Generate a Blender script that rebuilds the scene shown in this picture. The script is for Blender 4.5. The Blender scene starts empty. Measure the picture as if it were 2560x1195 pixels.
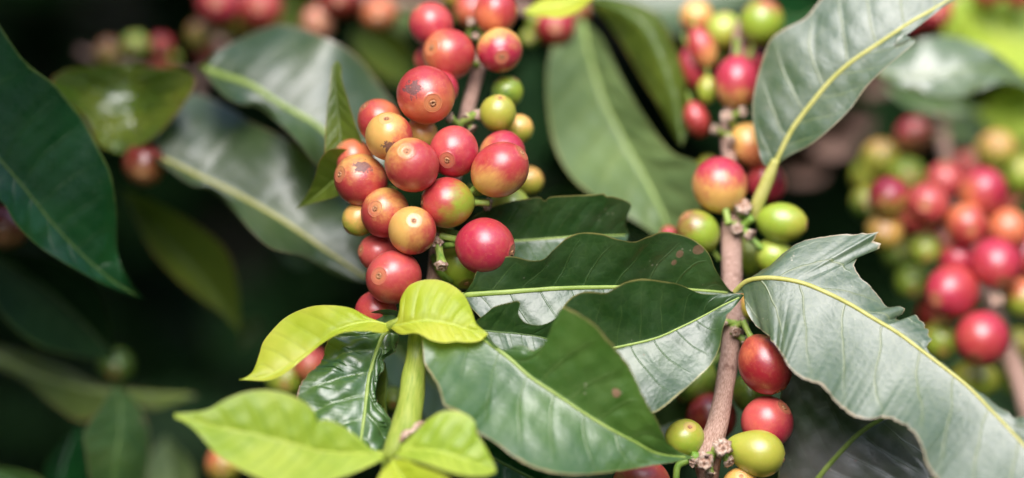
import bpy, math, random
import numpy as np
from mathutils import Vector, Matrix
random.seed(4); np.random.seed(4)
C = bpy.context
scn = C.scene
col = scn.collection

# ---------------------------------------------------------------- camera
PITCH = math.radians(20)
CAM = np.array([0.0, 0.0, 1.3])
RIGHT = np.array([1.0, 0, 0]); UP = np.array([0, math.sin(PITCH), math.cos(PITCH)])
FWD = np.array([0, math.cos(PITCH), -math.sin(PITCH)])
FOC, LENS, SENS = 0.82, 100.0, 36.0
cd = bpy.data.cameras.new('camera'); cam = bpy.data.objects.new('camera', cd); col.objects.link(cam)
cam.location = CAM; cam.rotation_euler = (math.pi/2-PITCH, 0, 0)
cd.lens = LENS; cd.sensor_width = SENS; cd.clip_start = 0.02; cd.clip_end = 400
cd.dof.use_dof = True; cd.dof.focus_distance = FOC+0.004; cd.dof.aperture_fstop = 2.3
scn.camera = cam
# ---------------------------------------------------------------- light
SUNC = np.array([-0.06, 0.64, 0.77]); SUNC = SUNC/np.linalg.norm(SUNC)       # towards the sun, camera axes (right, up, back)
SUN = SUNC[0]*RIGHT+SUNC[1]*UP-SUNC[2]*FWD
el = math.asin(SUN[2])
w = bpy.data.worlds.new('World'); scn.world = w; w.use_nodes = True
nt = w.node_tree; nt.nodes.clear()
sky = nt.nodes.new('ShaderNodeTexSky'); sky.sky_type = 'NISHITA'; sky.sun_disc = False
sky.sun_elevation = el; sky.sun_rotation = math.atan2(SUN[0], SUN[1]); sky.dust_density = 2.0; sky.air_density = 1.0; sky.ozone_density = 0.6
bg = nt.nodes.new('ShaderNodeBackground'); bg.inputs[1].default_value = 0.15
wo = nt.nodes.new('ShaderNodeOutputWorld'); nt.links.new(sky.outputs[0], bg.inputs[0]); nt.links.new(bg.outputs[0], wo.inputs[0])
sd = bpy.data.lights.new('sun', 'SUN'); sd.energy = 2.3; sd.angle = math.radians(48); sd.color = (1.0, 0.975, 0.99)
so = bpy.data.objects.new('sun', sd); col.objects.link(so)
so.rotation_euler = Vector(SUN).to_track_quat('Z', 'Y').to_euler()
scn.view_settings.view_transform = 'Standard'; scn.view_settings.look = 'None'; scn.view_settings.gamma = 1
scn.view_settings.exposure = 1.06
scn.cycles.use_denoising = True
scn.cycles.max_bounces = 8

# ---------------------------------------------------------------- helpers
def zz(z): return z if z < 4 else 4+(z-4)*1.5      # background spacing
def at(x, y, z):
    """photo pixel (2560 wide) and depth in cm behind the focus plane -> world point"""
    d = FOC+zz(z)*0.01
    k = SENS/LENS*d/2560.0
    return CAM+RIGHT*((x-1280)*k)+UP*((597.5-y)*k)+FWD*d
def pxm(z): return SENS/LENS*(FOC+zz(z)*0.01)/2560.0
def cdir(v):
    v = np.array(v, float); v = v[0]*RIGHT+v[1]*UP-v[2]*FWD
    return v/np.linalg.norm(v)
def tag(o, label=None, cat=None, group=None, kind=None):
    if label: o['label'] = label
    if cat: o['category'] = cat
    if group: o['group'] = group
    if kind: o['kind'] = kind
    return o
def empty(name, loc, label, cat, group=None):
    o = bpy.data.objects.new(name, None); col.objects.link(o); o.location = loc; o.empty_display_size = 0.01
    return tag(o, label, cat, group)
def mesh_obj(name, V, F, mat, parent=None, uv=None, origin=None, smooth=True):
    V = np.asarray(V, float)
    if origin is None: origin = V.mean(axis=0)
    m = bpy.data.meshes.new(name); m.from_pydata((V-origin).tolist(), [], F)
    if smooth: m.polygons.foreach_set('use_smooth', [True]*len(m.polygons))
    if uv is not None:
        l = m.uv_layers.new(name='UVMap'); vi = np.zeros(len(m.loops), int); m.loops.foreach_get('vertex_index', vi)
        l.data.foreach_set('uv', np.asarray(uv)[vi].astype(np.float32).ravel())
    m.materials.append(mat); m.update()
    o = bpy.data.objects.new(name, m); col.objects.link(o)
    if parent is not None:
        o.parent = parent; o.location = Vector(origin)-wloc(parent)
    else: o.location = origin
    return o
def wloc(o):
    v = Vector(o.location)
    while o.parent: o = o.parent; v = v+Vector(o.location)
    return v
def catmull(P, n):
    P = np.asarray(P, float)
    if len(P) == 2:
        t = np.linspace(0, 1, n)[:, None]; return P[0]*(1-t)+P[1]*t
    d = np.concatenate([[0], np.cumsum(np.maximum(np.linalg.norm(np.diff(P[:, :2], axis=0), axis=1), 1e-9)**0.5)])
    # centripetal hermite
    T = np.zeros_like(P)
    for i in range(len(P)):
        if i == 0: T[i] = (P[1]-P[0])/(d[1]-d[0])
        elif i == len(P)-1: T[i] = (P[-1]-P[-2])/(d[-1]-d[-2])
        else:
            a, b = d[i]-d[i-1], d[i+1]-d[i]
            T[i] = ((P[i]-P[i-1])/a*b+(P[i+1]-P[i])/b*a)/(a+b)
    out = []
    for s in np.linspace(0, d[-1], n):
        i = min(np.searchsorted(d, s, side='right')-1, len(P)-2); h = d[i+1]-d[i]; t = (s-d[i])/h
        out.append((2*t**3-3*t*t+1)*P[i]+(t**3-2*t*t+t)*h*T[i]+(-2*t**3+3*t*t)*P[i+1]+(t**3-t*t)*h*T[i+1])
    return np.array(out)
def arclen(P):
    s = np.concatenate([[0], np.cumsum(np.linalg.norm(np.diff(P[:, :2], axis=0), axis=1))]); return s/s[-1]
def resample(P, u, at_u):
    return np.stack([np.interp(at_u, u, P[:, k]) for k in range(P.shape[1])], axis=1)

# ---------------------------------------------------------------- node helper
class NT:
    def __init__(s, name):
        s.m = bpy.data.materials.new(name); s.m.use_nodes = True; s.t = s.m.node_tree; s.t.nodes.clear()
        s.out = s.t.nodes.new('ShaderNodeOutputMaterial')
    def n(s, typ, **kw):
        nd = s.t.nodes.new(typ)
        for k, v in kw.items(): setattr(nd, k, v)
        return nd
    def l(s, a, b): s.t.links.new(a, b)
    def val(s, x, inp):
        if isinstance(x, (int, float)): inp.default_value = x
        elif isinstance(x, (tuple, list)): inp.default_value = tuple(x) if len(x) == len(inp.default_value) else tuple(x)+(1,)
        else: s.l(x, inp)
    def math(s, op, a, b=0.0, c=0.0, clamp=False):
        nd = s.n('ShaderNodeMath', operation=op, use_clamp=clamp)
        for i, x in enumerate((a, b, c)): s.val(x, nd.inputs[i])
        return nd.outputs[0]
    def mix(s, f, a, b):
        nd = s.n('ShaderNodeMix', data_type='RGBA'); s.val(f, nd.inputs[0]); s.val(a, nd.inputs[6]); s.val(b, nd.inputs[7]); return nd.outputs[2]
    def ss(s, x, lo, hi, a=0.0, b=1.0):
        nd = s.n('ShaderNodeMapRange', interpolation_type='SMOOTHSTEP'); s.val(x, nd.inputs[0])
        for i, v in enumerate((lo, hi, a, b)): s.val(v, nd.inputs[i+1])
        return nd.outputs[0]
    def noise(s, vec, scale, detail=2.0, rough=0.5):
        nd = s.n('ShaderNodeTexNoise'); s.l(vec, nd.inputs['Vector']); nd.inputs['Scale'].default_value = scale
        nd.inputs['Detail'].default_value = detail; nd.inputs['Roughness'].default_value = rough; return nd.outputs[0]
    def voro(s, vec, scale, feat='F1'):
        nd = s.n('ShaderNodeTexVoronoi', feature=feat); s.l(vec, nd.inputs['Vector']); nd.inputs['Scale'].default_value = scale; return nd
    def bump(s, h, strength, dist, prev=None):
        nd = s.n('ShaderNodeBump'); s.l(h, nd.inputs['Height']); nd.inputs['Strength'].default_value = strength; nd.inputs['Distance'].default_value = dist
        if prev is not None: s.l(prev, nd.inputs['Normal'])
        return nd.outputs[0]

def leaf_mat(name, c1, c2, vein, rim, trans, rough=0.38, spec=0.6, tw=0.25, spots=0.5, nv=9, slant=0.13, spotc=(0.30, 0.10, 0.06), vein_amt=0.5, dust=0.0, tex=1.0, under=None, coat=0.0):
    """glossy coffee leaf: u along the blade, v across it; lateral veins, blotches, spots, a coloured rim"""
    t = NT(name)
    tc = t.n('ShaderNodeTexCoord'); sep = t.n('ShaderNodeSeparateXYZ'); t.l(tc.outputs['UV'], sep.inputs[0])
    u = sep.outputs[0]; v = t.math('ABSOLUTE', t.math('MULTIPLY_ADD', sep.outputs[1], 2.0, -1.0))
    ob = tc.outputs['Object']
    wob = t.math('MULTIPLY', t.math('SUBTRACT', t.noise(ob, 60, 2), 0.5), 0.05)
    side = t.math('MULTIPLY', t.math('GREATER_THAN', sep.outputs[1], 0.5), 0.045)
    ph = t.math('MULTIPLY', t.math('ADD', t.math('ADD', t.math('SUBTRACT', u, t.math('MULTIPLY', t.math('POWER', v, 1.25), slant)), wob), side), float(nv))
    fr = t.math('ABSOLUTE', t.math('SUBTRACT', t.math('FRACT', ph), 0.5))          # 0 between veins, .5 on them
    line = t.ss(fr, 0.462, 0.495); line = t.math('MULTIPLY', line, t.ss(v, 0.98, 0.55)); 
    soft = t.ss(fr, 0.30, 0.5)
    big = t.noise(ob, 45, 3); 
    c = t.mix(t.ss(big, 0.35, 0.68), c1, c2)
    # fine tertiary network
    vn = t.voro(ob, 420, 'DISTANCE_TO_EDGE'); net = t.ss(vn.outputs[0], 0.09, 0.0)
    c = t.mix(t.math('MULTIPLY', net, 0.10*tex), c, vein)
    c = t.mix(t.math('MULTIPLY', soft, 0.16*vein_amt), c, vein)
    c = t.mix(t.math('MULTIPLY', line, vein_amt), c, vein)
    # spots
    vs = t.voro(ob, 170); sz = t.noise(ob, 70, 1)
    sp = t.ss(vs.outputs[0], t.math('MULTIPLY', t.ss(sz, 0.52, 0.75), 0.30), 0.0)
    sp = t.ss(t.math('SUBTRACT', t.math('MULTIPLY', t.ss(sz, 0.55, 0.78), 0.34), vs.outputs[0]), 0.0, 0.07)
    c = t.mix(t.math('MULTIPLY', sp, spots), c, spotc)
    v2 = t.voro(ob, 620); n2 = t.noise(ob, 130, 1)
    fl = t.ss(t.math('SUBTRACT', t.math('MULTIPLY', t.ss(n2, 0.5, 0.8), 0.28), v2.outputs[0]), 0.0, 0.05)
    c = t.mix(t.math('MULTIPLY', fl, 0.45*spots), c, (0.55, 0.5, 0.36))
    if dust > 0:
        c = t.mix(t.math('MULTIPLY', t.ss(t.noise(ob, 90, 5, 0.65), 0.35, 0.75), dust), c, (0.42, 0.40, 0.36))
    rm = t.ss(t.math('ADD', v, t.math('MULTIPLY', t.math('SUBTRACT', t.noise(ob, 220, 2), 0.5), 0.05)), 0.965, 0.995)
    c = t.mix(t.math('MULTIPLY', rm, 0.85), c, rim)
    b = t.n('ShaderNodeBsdfPrincipled'); 
    if under is not None:
        gm = t.n('ShaderNodeNewGeometry'); c = t.mix(gm.outputs['Backfacing'], c, under)
    t.l(c, b.inputs['Base Color'])
    r = t.math('ADD', t.math('MULTIPLY', t.math('SUBTRACT', t.noise(ob, 160, 4, 0.6), 0.5), 0.22), rough)
    r = t.math('ADD', r, t.math('MULTIPLY', sp, 0.2)); t.l(r, b.inputs['Roughness'])
    b.inputs['Specular IOR Level'].default_value = spec
    b.inputs['Coat Weight'].default_value = coat; b.inputs['Coat Roughness'].default_value = 0.25
    h = t.math('ADD', t.math('MULTIPLY', vn.outputs[0], 0.6), t.math('MULTIPLY', t.noise(ob, 900, 3), 0.5))
    h = t.math('ADD', h, t.math('MULTIPLY', line, 1.0))
    t.l(t.bump(h, 0.35*tex, 0.0004), b.inputs['Normal'])
    tr = t.n('ShaderNodeBsdfTranslucent'); t.l(t.mix(t.math('MULTIPLY', soft, 0.5), trans, tuple(x*0.6 for x in trans[:3])), tr.inputs[0])
    mx = t.n('ShaderNodeMixShader'); mx.inputs[0].default_value = tw; t.l(b.outputs[0], mx.inputs[1]); t.l(tr.outputs[0], mx.inputs[2])
    t.l(mx.outputs[0], t.out.inputs[0]); return t.m

def cherry_mat():
    t = NT('cherry_skin')
    tc = t.n('ShaderNodeTexCoord'); ob = tc.outputs['Object']
    def A(nm):
        a = t.n('ShaderNodeAttribute', attribute_type='OBJECT', attribute_name=nm); return a
    ca, cb, gd, gb, sc, rnd = A('ca'), A('cb'), A('gdir'), A('gbias'), A('scar'), A('seed')
    off = t.n('ShaderNodeVectorMath', operation='ADD'); t.l(ob, off.inputs[0]); t.l(rnd.outputs['Vector'], off.inputs[1]); P = off.outputs[0]
    dp = t.n('ShaderNodeVectorMath', operation='DOT_PRODUCT'); t.l(ob, dp.inputs[0]); t.l(gd.outputs['Vector'], dp.inputs[1])
    # streaks that run from stalk to eye
    ma = t.n('ShaderNodeMapping'); ma.inputs['Scale'].default_value = (1, 1, 0.25); t.l(P, ma.inputs[0])
    st = t.noise(ma.outputs[0], 9, 4, 0.6); bn = t.noise(P, 1.6, 3)
    x = t.math('ADD', dp.outputs['Value'], t.math('MULTIPLY', t.math('SUBTRACT', bn, 0.5), 1.5))
    x = t.math('ADD', x, t.math('MULTIPLY', t.math('SUBTRACT', st, 0.5), 0.8))
    f = t.ss(t.math('SUBTRACT', x, gb.outputs['Fac']), -0.60, 0.60)
    c = t.mix(f, ca.outputs['Color'], cb.outputs['Color'])
    # mottling
    c = t.mix(t.math('MULTIPLY', t.ss(t.noise(P, 7, 6, 0.75), 0.42, 0.72), 0.28), c, t.mix(0.5, c, (0.75, 0.42, 0.12)))
    v = t.voro(P, 11); sp = t.ss(t.math('SUBTRACT', t.math('MULTIPLY', t.ss(t.noise(P, 3, 1), 0.38, 0.62), 0.16), v.outputs[0]), 0.0, 0.05)
    c = t.mix(t.math('MULTIPLY', sp, 0.5), c, (0.85, 0.50, 0.25))
    vf = t.voro(P, 24); fs = t.ss(t.math('SUBTRACT', 0.17, vf.outputs[0]), 0.0, 0.08)
    c = t.mix(t.math('MULTIPLY', fs, 0.22), c, (0.85, 0.45, 0.28))
    v3 = t.voro(P, 4.3); pit = t.ss(t.math('SUBTRACT', t.math('MULTIPLY', t.ss(t.noise(P, 2.2, 1), 0.55, 0.7), 0.09), v3.outputs[0]), 0.0, 0.03)
    c = t.mix(t.math('MULTIPLY', pit, 0.8), c, (0.16, 0.05, 0.03))
    # scar
    ds = t.n('ShaderNodeVectorMath', operation='DISTANCE'); t.l(ob, ds.inputs[0]); t.l(sc.outputs['Vector'], ds.inputs[1])
    sn = t.math('MULTIPLY', t.math('SUBTRACT', t.noise(P, 7, 3, 0.6), 0.5), 0.9)
    scm = t.ss(t.math('ADD', ds.outputs['Value'], sn), 0.33, 0.23)
    c = t.mix(t.math('MULTIPLY', scm, 0.9), c, t.mix(t.noise(P, 14, 3), (0.09, 0.03, 0.03), (0.25, 0.12, 0.10)))
    # ring round the eye
    sep = t.n('ShaderNodeSeparateXYZ'); t.l(ob, sep.inputs[0])
    rr = t.math('SQRT', t.math('ADD', t.math('POWER', sep.outputs[0], 2.0), t.math('POWER', sep.outputs[1], 2.0)))
    rr = t.math('ADD', rr, t.math('MULTIPLY', t.math('SUBTRACT', t.noise(P, 6, 2), 0.5), 0.05))
    up = t.math('GREATER_THAN', sep.outputs[2], 0.0)
    disc = t.math('MULTIPLY', t.ss(rr, 0.42, 0.20), up)
    c = t.mix(t.math('MULTIPLY', disc, 0.38), c, (0.78, 0.40, 0.15))
    ring = t.math('MULTIPLY', t.math('MULTIPLY', t.ss(rr, 0.25, 0.285), t.ss(rr, 0.325, 0.29)), up)
    conc = t.math('MULTIPLY', t.math('MULTIPLY', t.ss(t.math('SINE', t.math('MULTIPLY', rr, 95.0)), 0.3, 1.0), t.ss(rr, 0.36, 0.28)), up)
    c = t.mix(t.math('MULTIPLY', conc, 0.25), c, (0.36, 0.15, 0.08))
    c = t.mix(t.math('MULTIPLY', ring, 0.22), c, (0.34, 0.15, 0.08))
    vd = t.voro(P, 30); dst = t.ss(t.math('SUBTRACT', t.math('MULTIPLY', t.ss(t.noise(P, 4, 2), 0.48, 0.75), 0.16), vd.outputs[0]), 0.0, 0.05)
    c = t.mix(t.math('MULTIPLY', dst, 0.6), c, (0.8, 0.7, 0.6))
    ring2 = t.math('MULTIPLY', t.ss(rr, 0.17, 0.10), up)
    c = t.mix(t.math('MULTIPLY', ring2, 0.6), c, (0.42, 0.17, 0.07))
    b = t.n('ShaderNodeBsdfPrincipled'); t.l(c, b.inputs['Base Color'])
    t.l(t.math('ADD', t.math('MULTIPLY', t.noise(P, 4, 4), 0.16), t.math('MULTIPLY_ADD', scm, 0.3, 0.24)), b.inputs['Roughness'])
    b.inputs['Subsurface Weight'].default_value = 0.18; b.inputs['Subsurface Radius'].default_value = (1.0, 0.35, 0.15); b.inputs['Subsurface Scale'].default_value = 0.0018
    b.inputs['Specular IOR Level'].default_value = 0.95
    h = t.math('ADD', t.math('MULTIPLY', t.noise(P, 26, 3), 0.35), t.math('MULTIPLY', sp, 0.7))
    h = t.math('SUBTRACT', h, t.math('MULTIPLY', pit, 1.5)); h = t.math('SUBTRACT', h, t.math('MULTIPLY', scm, t.noise(P, 12, 3)))
    h = t.math('SUBTRACT', h, t.math('MULTIPLY', ring, 0.8))
    t.l(t.bump(h, 0.35, 0.0003), b.inputs['Normal'])
    t.l(b.outputs[0], t.out.inputs[0]); return t.m
CH = cherry_mat()

def simple_mat(name, c1, c2, scale, rough=0.6, bump=0.4, dist=0.0004, uvs=None, spec=0.4, c3=None):
    t = NT(name); tc = t.n('ShaderNodeTexCoord'); vec = tc.outputs['Object']
    if uvs:
        mp = t.n('ShaderNodeMapping'); mp.inputs['Scale'].default_value = uvs; t.l(tc.outputs['UV'], mp.inputs[0]); vec = mp.outputs[0]
    a = t.noise(vec, scale, 5, 0.65); c = t.mix(t.ss(a, 0.32, 0.68), c1, c2)
    if c3:
        d = t.noise(tc.outputs['Object'], 130, 3, 0.6); c = t.mix(t.ss(d, 0.58, 0.72), c, c3)
    b = t.n('ShaderNodeBsdfPrincipled'); t.l(c, b.inputs['Base Color']); b.inputs['Roughness'].default_value = rough; b.inputs['Specular IOR Level'].default_value = spec
    t.l(t.bump(a, bump, dist), b.inputs['Normal']); t.l(b.outputs[0], t.out.inputs[0]); return t.m
BARK = simple_mat('bark', (0.30, 0.15, 0.10), (0.64, 0.43, 0.34), 3.0, 0.5, 0.9, 0.0006, (26, 12, 1), 0.5, (0.20, 0.09, 0.06))
GSTEM = simple_mat('green_stem', (0.20, 0.29, 0.03), (0.40, 0.45, 0.08), 2.0, 0.4, 0.3, 0.0003, (30, 4, 1), 0.5)
STALK = simple_mat('stalk_skin', (0.13, 0.26, 0.035), (0.26, 0.40, 0.07), 300, 0.45, 0.3)
CORK = simple_mat('dry_cork', (0.34, 0.18, 0.11), (0.85, 0.66, 0.52), 500, 0.8, 1.0, 0.0008)
EYEU = simple_mat('calyx_skin', (0.22, 0.08, 0.04), (0.66, 0.34, 0.16), 9, 0.6, 0.8, 0.0004)
CORKU = simple_mat('cork_end', (0.36, 0.17, 0.10), (0.88, 0.70, 0.55), 2.2, 0.8, 1.0, 0.001)
STALKU = simple_mat('peg_skin', (0.14, 0.28, 0.035), (0.36, 0.44, 0.10), 1.2, 0.45, 0.4, 0.0004)
EYE = simple_mat('eye_skin', (0.20, 0.08, 0.04), (0.62, 0.33, 0.15), 900, 0.6, 0.6)
VEIN = simple_mat('midrib_green', (0.22, 0.32, 0.055), (0.32, 0.42, 0.10), 200, 0.42, 0.3)
VEINY = simple_mat('midrib_yellow', (0.40, 0.39, 0.08), (0.52, 0.49, 0.15), 200, 0.45, 0.3)
VEINL = simple_mat('midrib_lime', (0.42, 0.52, 0.06), (0.52, 0.60, 0.10), 200, 0.45, 0.3)
VEIND = simple_mat('midrib_dark', (0.06, 0.12, 0.02), (0.10, 0.17, 0.03), 200, 0.45, 0.3)

# ---------------------------------------------------------------- cherry meshes
def wav(P, k, seed):
    r = np.random.RandomState(seed); out = np.zeros(len(P))
    for i in range(5):
        d = r.normal(size=3); d *= k*(0.6+0.7*r.rand())/np.linalg.norm(d); out += np.sin(P@d+r.rand()*6.28)
    return out/5
def cherry_mesh(seed, tip=False):
    rs = np.random.RandomState(seed)
    a = np.concatenate([np.linspace(0, 0.5, 18), np.linspace(0.5, math.pi, 26)[1:]]); n = 40
    V = [(0, 0, 1)]; 
    for t in a[1:-1]:
        for j in range(n):
            p = 2*math.pi*j/n; V.append((math.sin(t)*math.cos(p), math.sin(t)*math.sin(p), math.cos(t)))
    V.append((0, 0, -1)); V = np.array(V); m = len(a)-2
    F = [(0, 1+j, 1+(j+1) % n) for j in range(n)]
    for i in range(m-1):
        for j in range(n): F.append((1+i*n+j, 1+(i+1)*n+j, 1+(i+1)*n+(j+1) % n, 1+i*n+(j+1) % n))
    L = len(V)-1
    F += [(1+(m-1)*n+j, L, 1+(m-1)*n+(j+1) % n) for j in range(n)]
    rr = np.hypot(V[:, 0], V[:, 1]); up = V[:, 2] > 0
    rad = 1+0.022*wav(V, 3.2, seed)+0.008*wav(V, 9, seed+9)
    rad -= np.where(up, 0.035*np.exp(-(rr/0.24)**4), 0)            # flattened eye
    rad += np.where(up, 0.018*np.exp(-((rr-0.31)/0.045)**2), 0)    # its rim
    rad += np.where(up, 0.012*np.exp(-((rr-0.19)/0.03)**2), 0)
    rad -= 0.010*np.maximum(0, np.cos(2*np.arctan2(V[:, 1], V[:, 0])))*(rr**2)   # two flattened flanks
    if tip: rad += 0.42*np.exp(-((1+V[:, 2])/0.16))                               # drawn out towards the stalk
    else: rad += 0.05*np.exp(-((1+V[:, 2])/0.08))
    V2 = V*rad[:, None]; V2[:, 2] *= 1.03
    me = bpy.data.meshes.new('cherry'); me.from_pydata(V2.tolist(), [], F); me.polygons.foreach_set('use_smooth', [True]*len(me.polygons)); me.materials.append(CH); return me
def lathe_mesh(name, prof, mat, n=20, seed=0, jag=0.0):
    rs = np.random.RandomState(seed); V = []
    for i, (r, z) in enumerate(prof):
        for j in range(n):
            p = 2*math.pi*j/n; q = r*(1+jag*rs.normal()*0.5); V.append((q*math.cos(p), q*math.sin(p), z+jag*rs.normal()*0.08*(r > 0)))
    F = [(i*n+j, i*n+(j+1) % n, (i+1)*n+(j+1) % n, (i+1)*n+j) for i in range(len(prof)-1) for j in range(n)]
    F.append(tuple(range((len(prof)-1)*n, len(prof)*n)))
    me = bpy.data.meshes.new(name); me.from_pydata(V, [], F); me.polygons.foreach_set('use_smooth', [True]*len(me.polygons)); me.materials.append(mat); return me
CHM = [cherry_mesh(s) for s in (1, 2, 3, 4, 5)]; CHT = cherry_mesh(6, True)
EYEM = [lathe_mesh('calyx', [(0.115, 0.955), (0.105, 1.0), (0.08, 1.028), (0.055, 1.025), (0.04, 0.995), (0.025, 0.985), (0.012, 1.0)], EYEU, 18, s, 0.14) for s in (1, 2, 3)]
STM = lathe_mesh('stalk', [(0.20, -0.96), (0.15, -1.04), (0.12, -1.2), (0.12, -1.4), (0.14, -1.6), (0.15, -1.66)], STALKU, 12, 1, 0.03)
seedc = [0]
def cherry(parent, x, y, r, z, eye, ca, cb, gd, gb=0.0, sc=None, sx=1.0, tip=False, label=None, name='cherry', near=True, long=None):
    """r px; eye = direction of the calyx and gd = direction in which the colour cb lies, in camera axes (right, up, towards camera)"""
    i = seedc[0]; seedc[0] += 1
    P = at(x, y, z); R = r*pxm(z)
    o = bpy.data.objects.new(name, CHT if tip else CHM[i % 5]); col.objects.link(o)
    e = Vector(cdir(eye)); q = e.to_track_quat('Z', 'Y') @ Matrix.Rotation(i*1.3, 3, 'Z').to_quaternion()
    o.rotation_mode = 'QUATERNION'; o.rotation_quaternion = q
    rv = random.Random(i*17+3); ov = 1+0.07*(rv.random()-0.35); o.scale = (R*sx*ov, R*sx*(2-ov)*0.99, R*((long or 1.0)+0.05*(rv.random()-0.4)))
    if parent is not None: o.parent = parent; o.location = Vector(P)-wloc(parent)
    else: o.location = P
    inv = q.to_matrix().inverted()
    o['ca'] = list(ca); o['cb'] = list(cb); o['gdir'] = list(inv @ Vector(cdir(gd))); o['gbias'] = float(gb)
    o['scar'] = list(inv @ Vector(cdir(sc))) if sc else [9.0, 9.0, 9.0]; o['seed'] = [i*3.7, i*1.9, i*0.7]
    if near:
        c = bpy.data.objects.new('calyx', EYEM[i % 3]); col.objects.link(c); c.parent = o
        s = bpy.data.objects.new('stalk', STM); col.objects.link(s); s.parent = o
    if label: o['label'] = label
    return o
def cluster(parent, rows, base=0.0, squash=0.9, near=True):
    """rows: front-most first; each is pushed back just far enough to rest against those before it"""
    done = []; dz = 0.0115*10
    for row in rows:
        x, y, r, z = row[:4]; z = z+base
        cx = pxm(0)*100; z2 = z
        for (a, b, c, d) in done:
            dd = math.hypot(a-x, b-y); s = (c+r)*squash
            if dd < s:
                z2 = max(z2, d+math.sqrt(s*s-dd*dd)*cx)
        done.append((x, y, r, z2)); kw = row[9] if len(row) > 9 else {}
        cherry(parent, x, y, r, z2, *row[4:9], near=near, **kw)

# ---------------------------------------------------------------- tubes
def tube(name, pts, mat, parent=None, seg=60, n=18, rough=0.03, seed=0, squash=1.0):
    """pts: (px, py, z cm, radius px)"""
    P = catmull(pts, seg); W = np.array([at(p[0], p[1], p[2]) for p in P]); R = np.array([max(p[3], 0.5)*pxm(p[2]) for p in P])
    T = np.gradient(W, axis=0); T /= np.linalg.norm(T, axis=1)[:, None]
    rs = np.random.RandomState(seed+5); V = []; uv = []; L = np.concatenate([[0], np.cumsum(np.linalg.norm(np.diff(W, axis=0), axis=1))])
    ph = rs.rand(n)*6.28
    for i in range(seg):
        a = np.cross(T[i], FWD); a /= np.linalg.norm(a); b = np.cross(T[i], a)
        for j in range(n+1):
            jj = j % n; t = 2*math.pi*jj/n
            r = R[i]*(1+rough*math.sin(3*t+L[i]*300+ph[0])+rough*0.7*math.sin(5*t-L[i]*500+ph[1])+rough*0.8*math.sin(L[i]*420+ph[2]))
            V.append(W[i]+a*math.cos(t)*r+b*math.sin(t)*r*squash); uv.append((j/n, L[i]*20))
    k = n+1; F = [(i*k+j, i*k+j+1, (i+1)*k+j+1, (i+1)*k+j) for i in range(seg-1) for j in range(n)]
    F.append(tuple(range(n-1, -1, -1))); F.append(tuple((seg-1)*k+j for j in range(n)))
    return mesh_obj(name, V, F, mat, parent, uv)
def stub(parent, x, y, z, r, d, ln=1.6, mat=None, seed=0, name='dry_stalk'):
    """a broken fruit stalk: short green peg with a corky cup on its end"""
    o = bpy.data.objects.new(name, STUBM[seed % 3]); col.objects.link(o)
    o.rotation_mode = 'QUATERNION'; o.rotation_quaternion = Vector(cdir(d)).to_track_quat('Z', 'Y'); R = r*pxm(z); o.scale = (R, R, R*ln)
    o.parent = parent; o.location = Vector(at(x, y, z))-wloc(parent)
    c = bpy.data.objects.new('cork_end', STUBC[seed % 3]); col.objects.link(c); c.parent = o; return o
STUBM = [lathe_mesh('dry_stalk', [(0.8, -1.6), (0.7, -1.0), (0.72, -0.4), (0.9, 0.1), (0.95, 0.3)], STALKU, 14, s, 0.08) for s in range(3)]
STUBC = [lathe_mesh('cork_end', [(1.0, 0.1), (1.1, 0.35), (1.0, 0.55), (0.75, 0.6), (0.5, 0.42), (0.3, 0.5), (0.15, 0.62)], CORKU, 14, s+7, 0.45) for s in range(3)]

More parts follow.
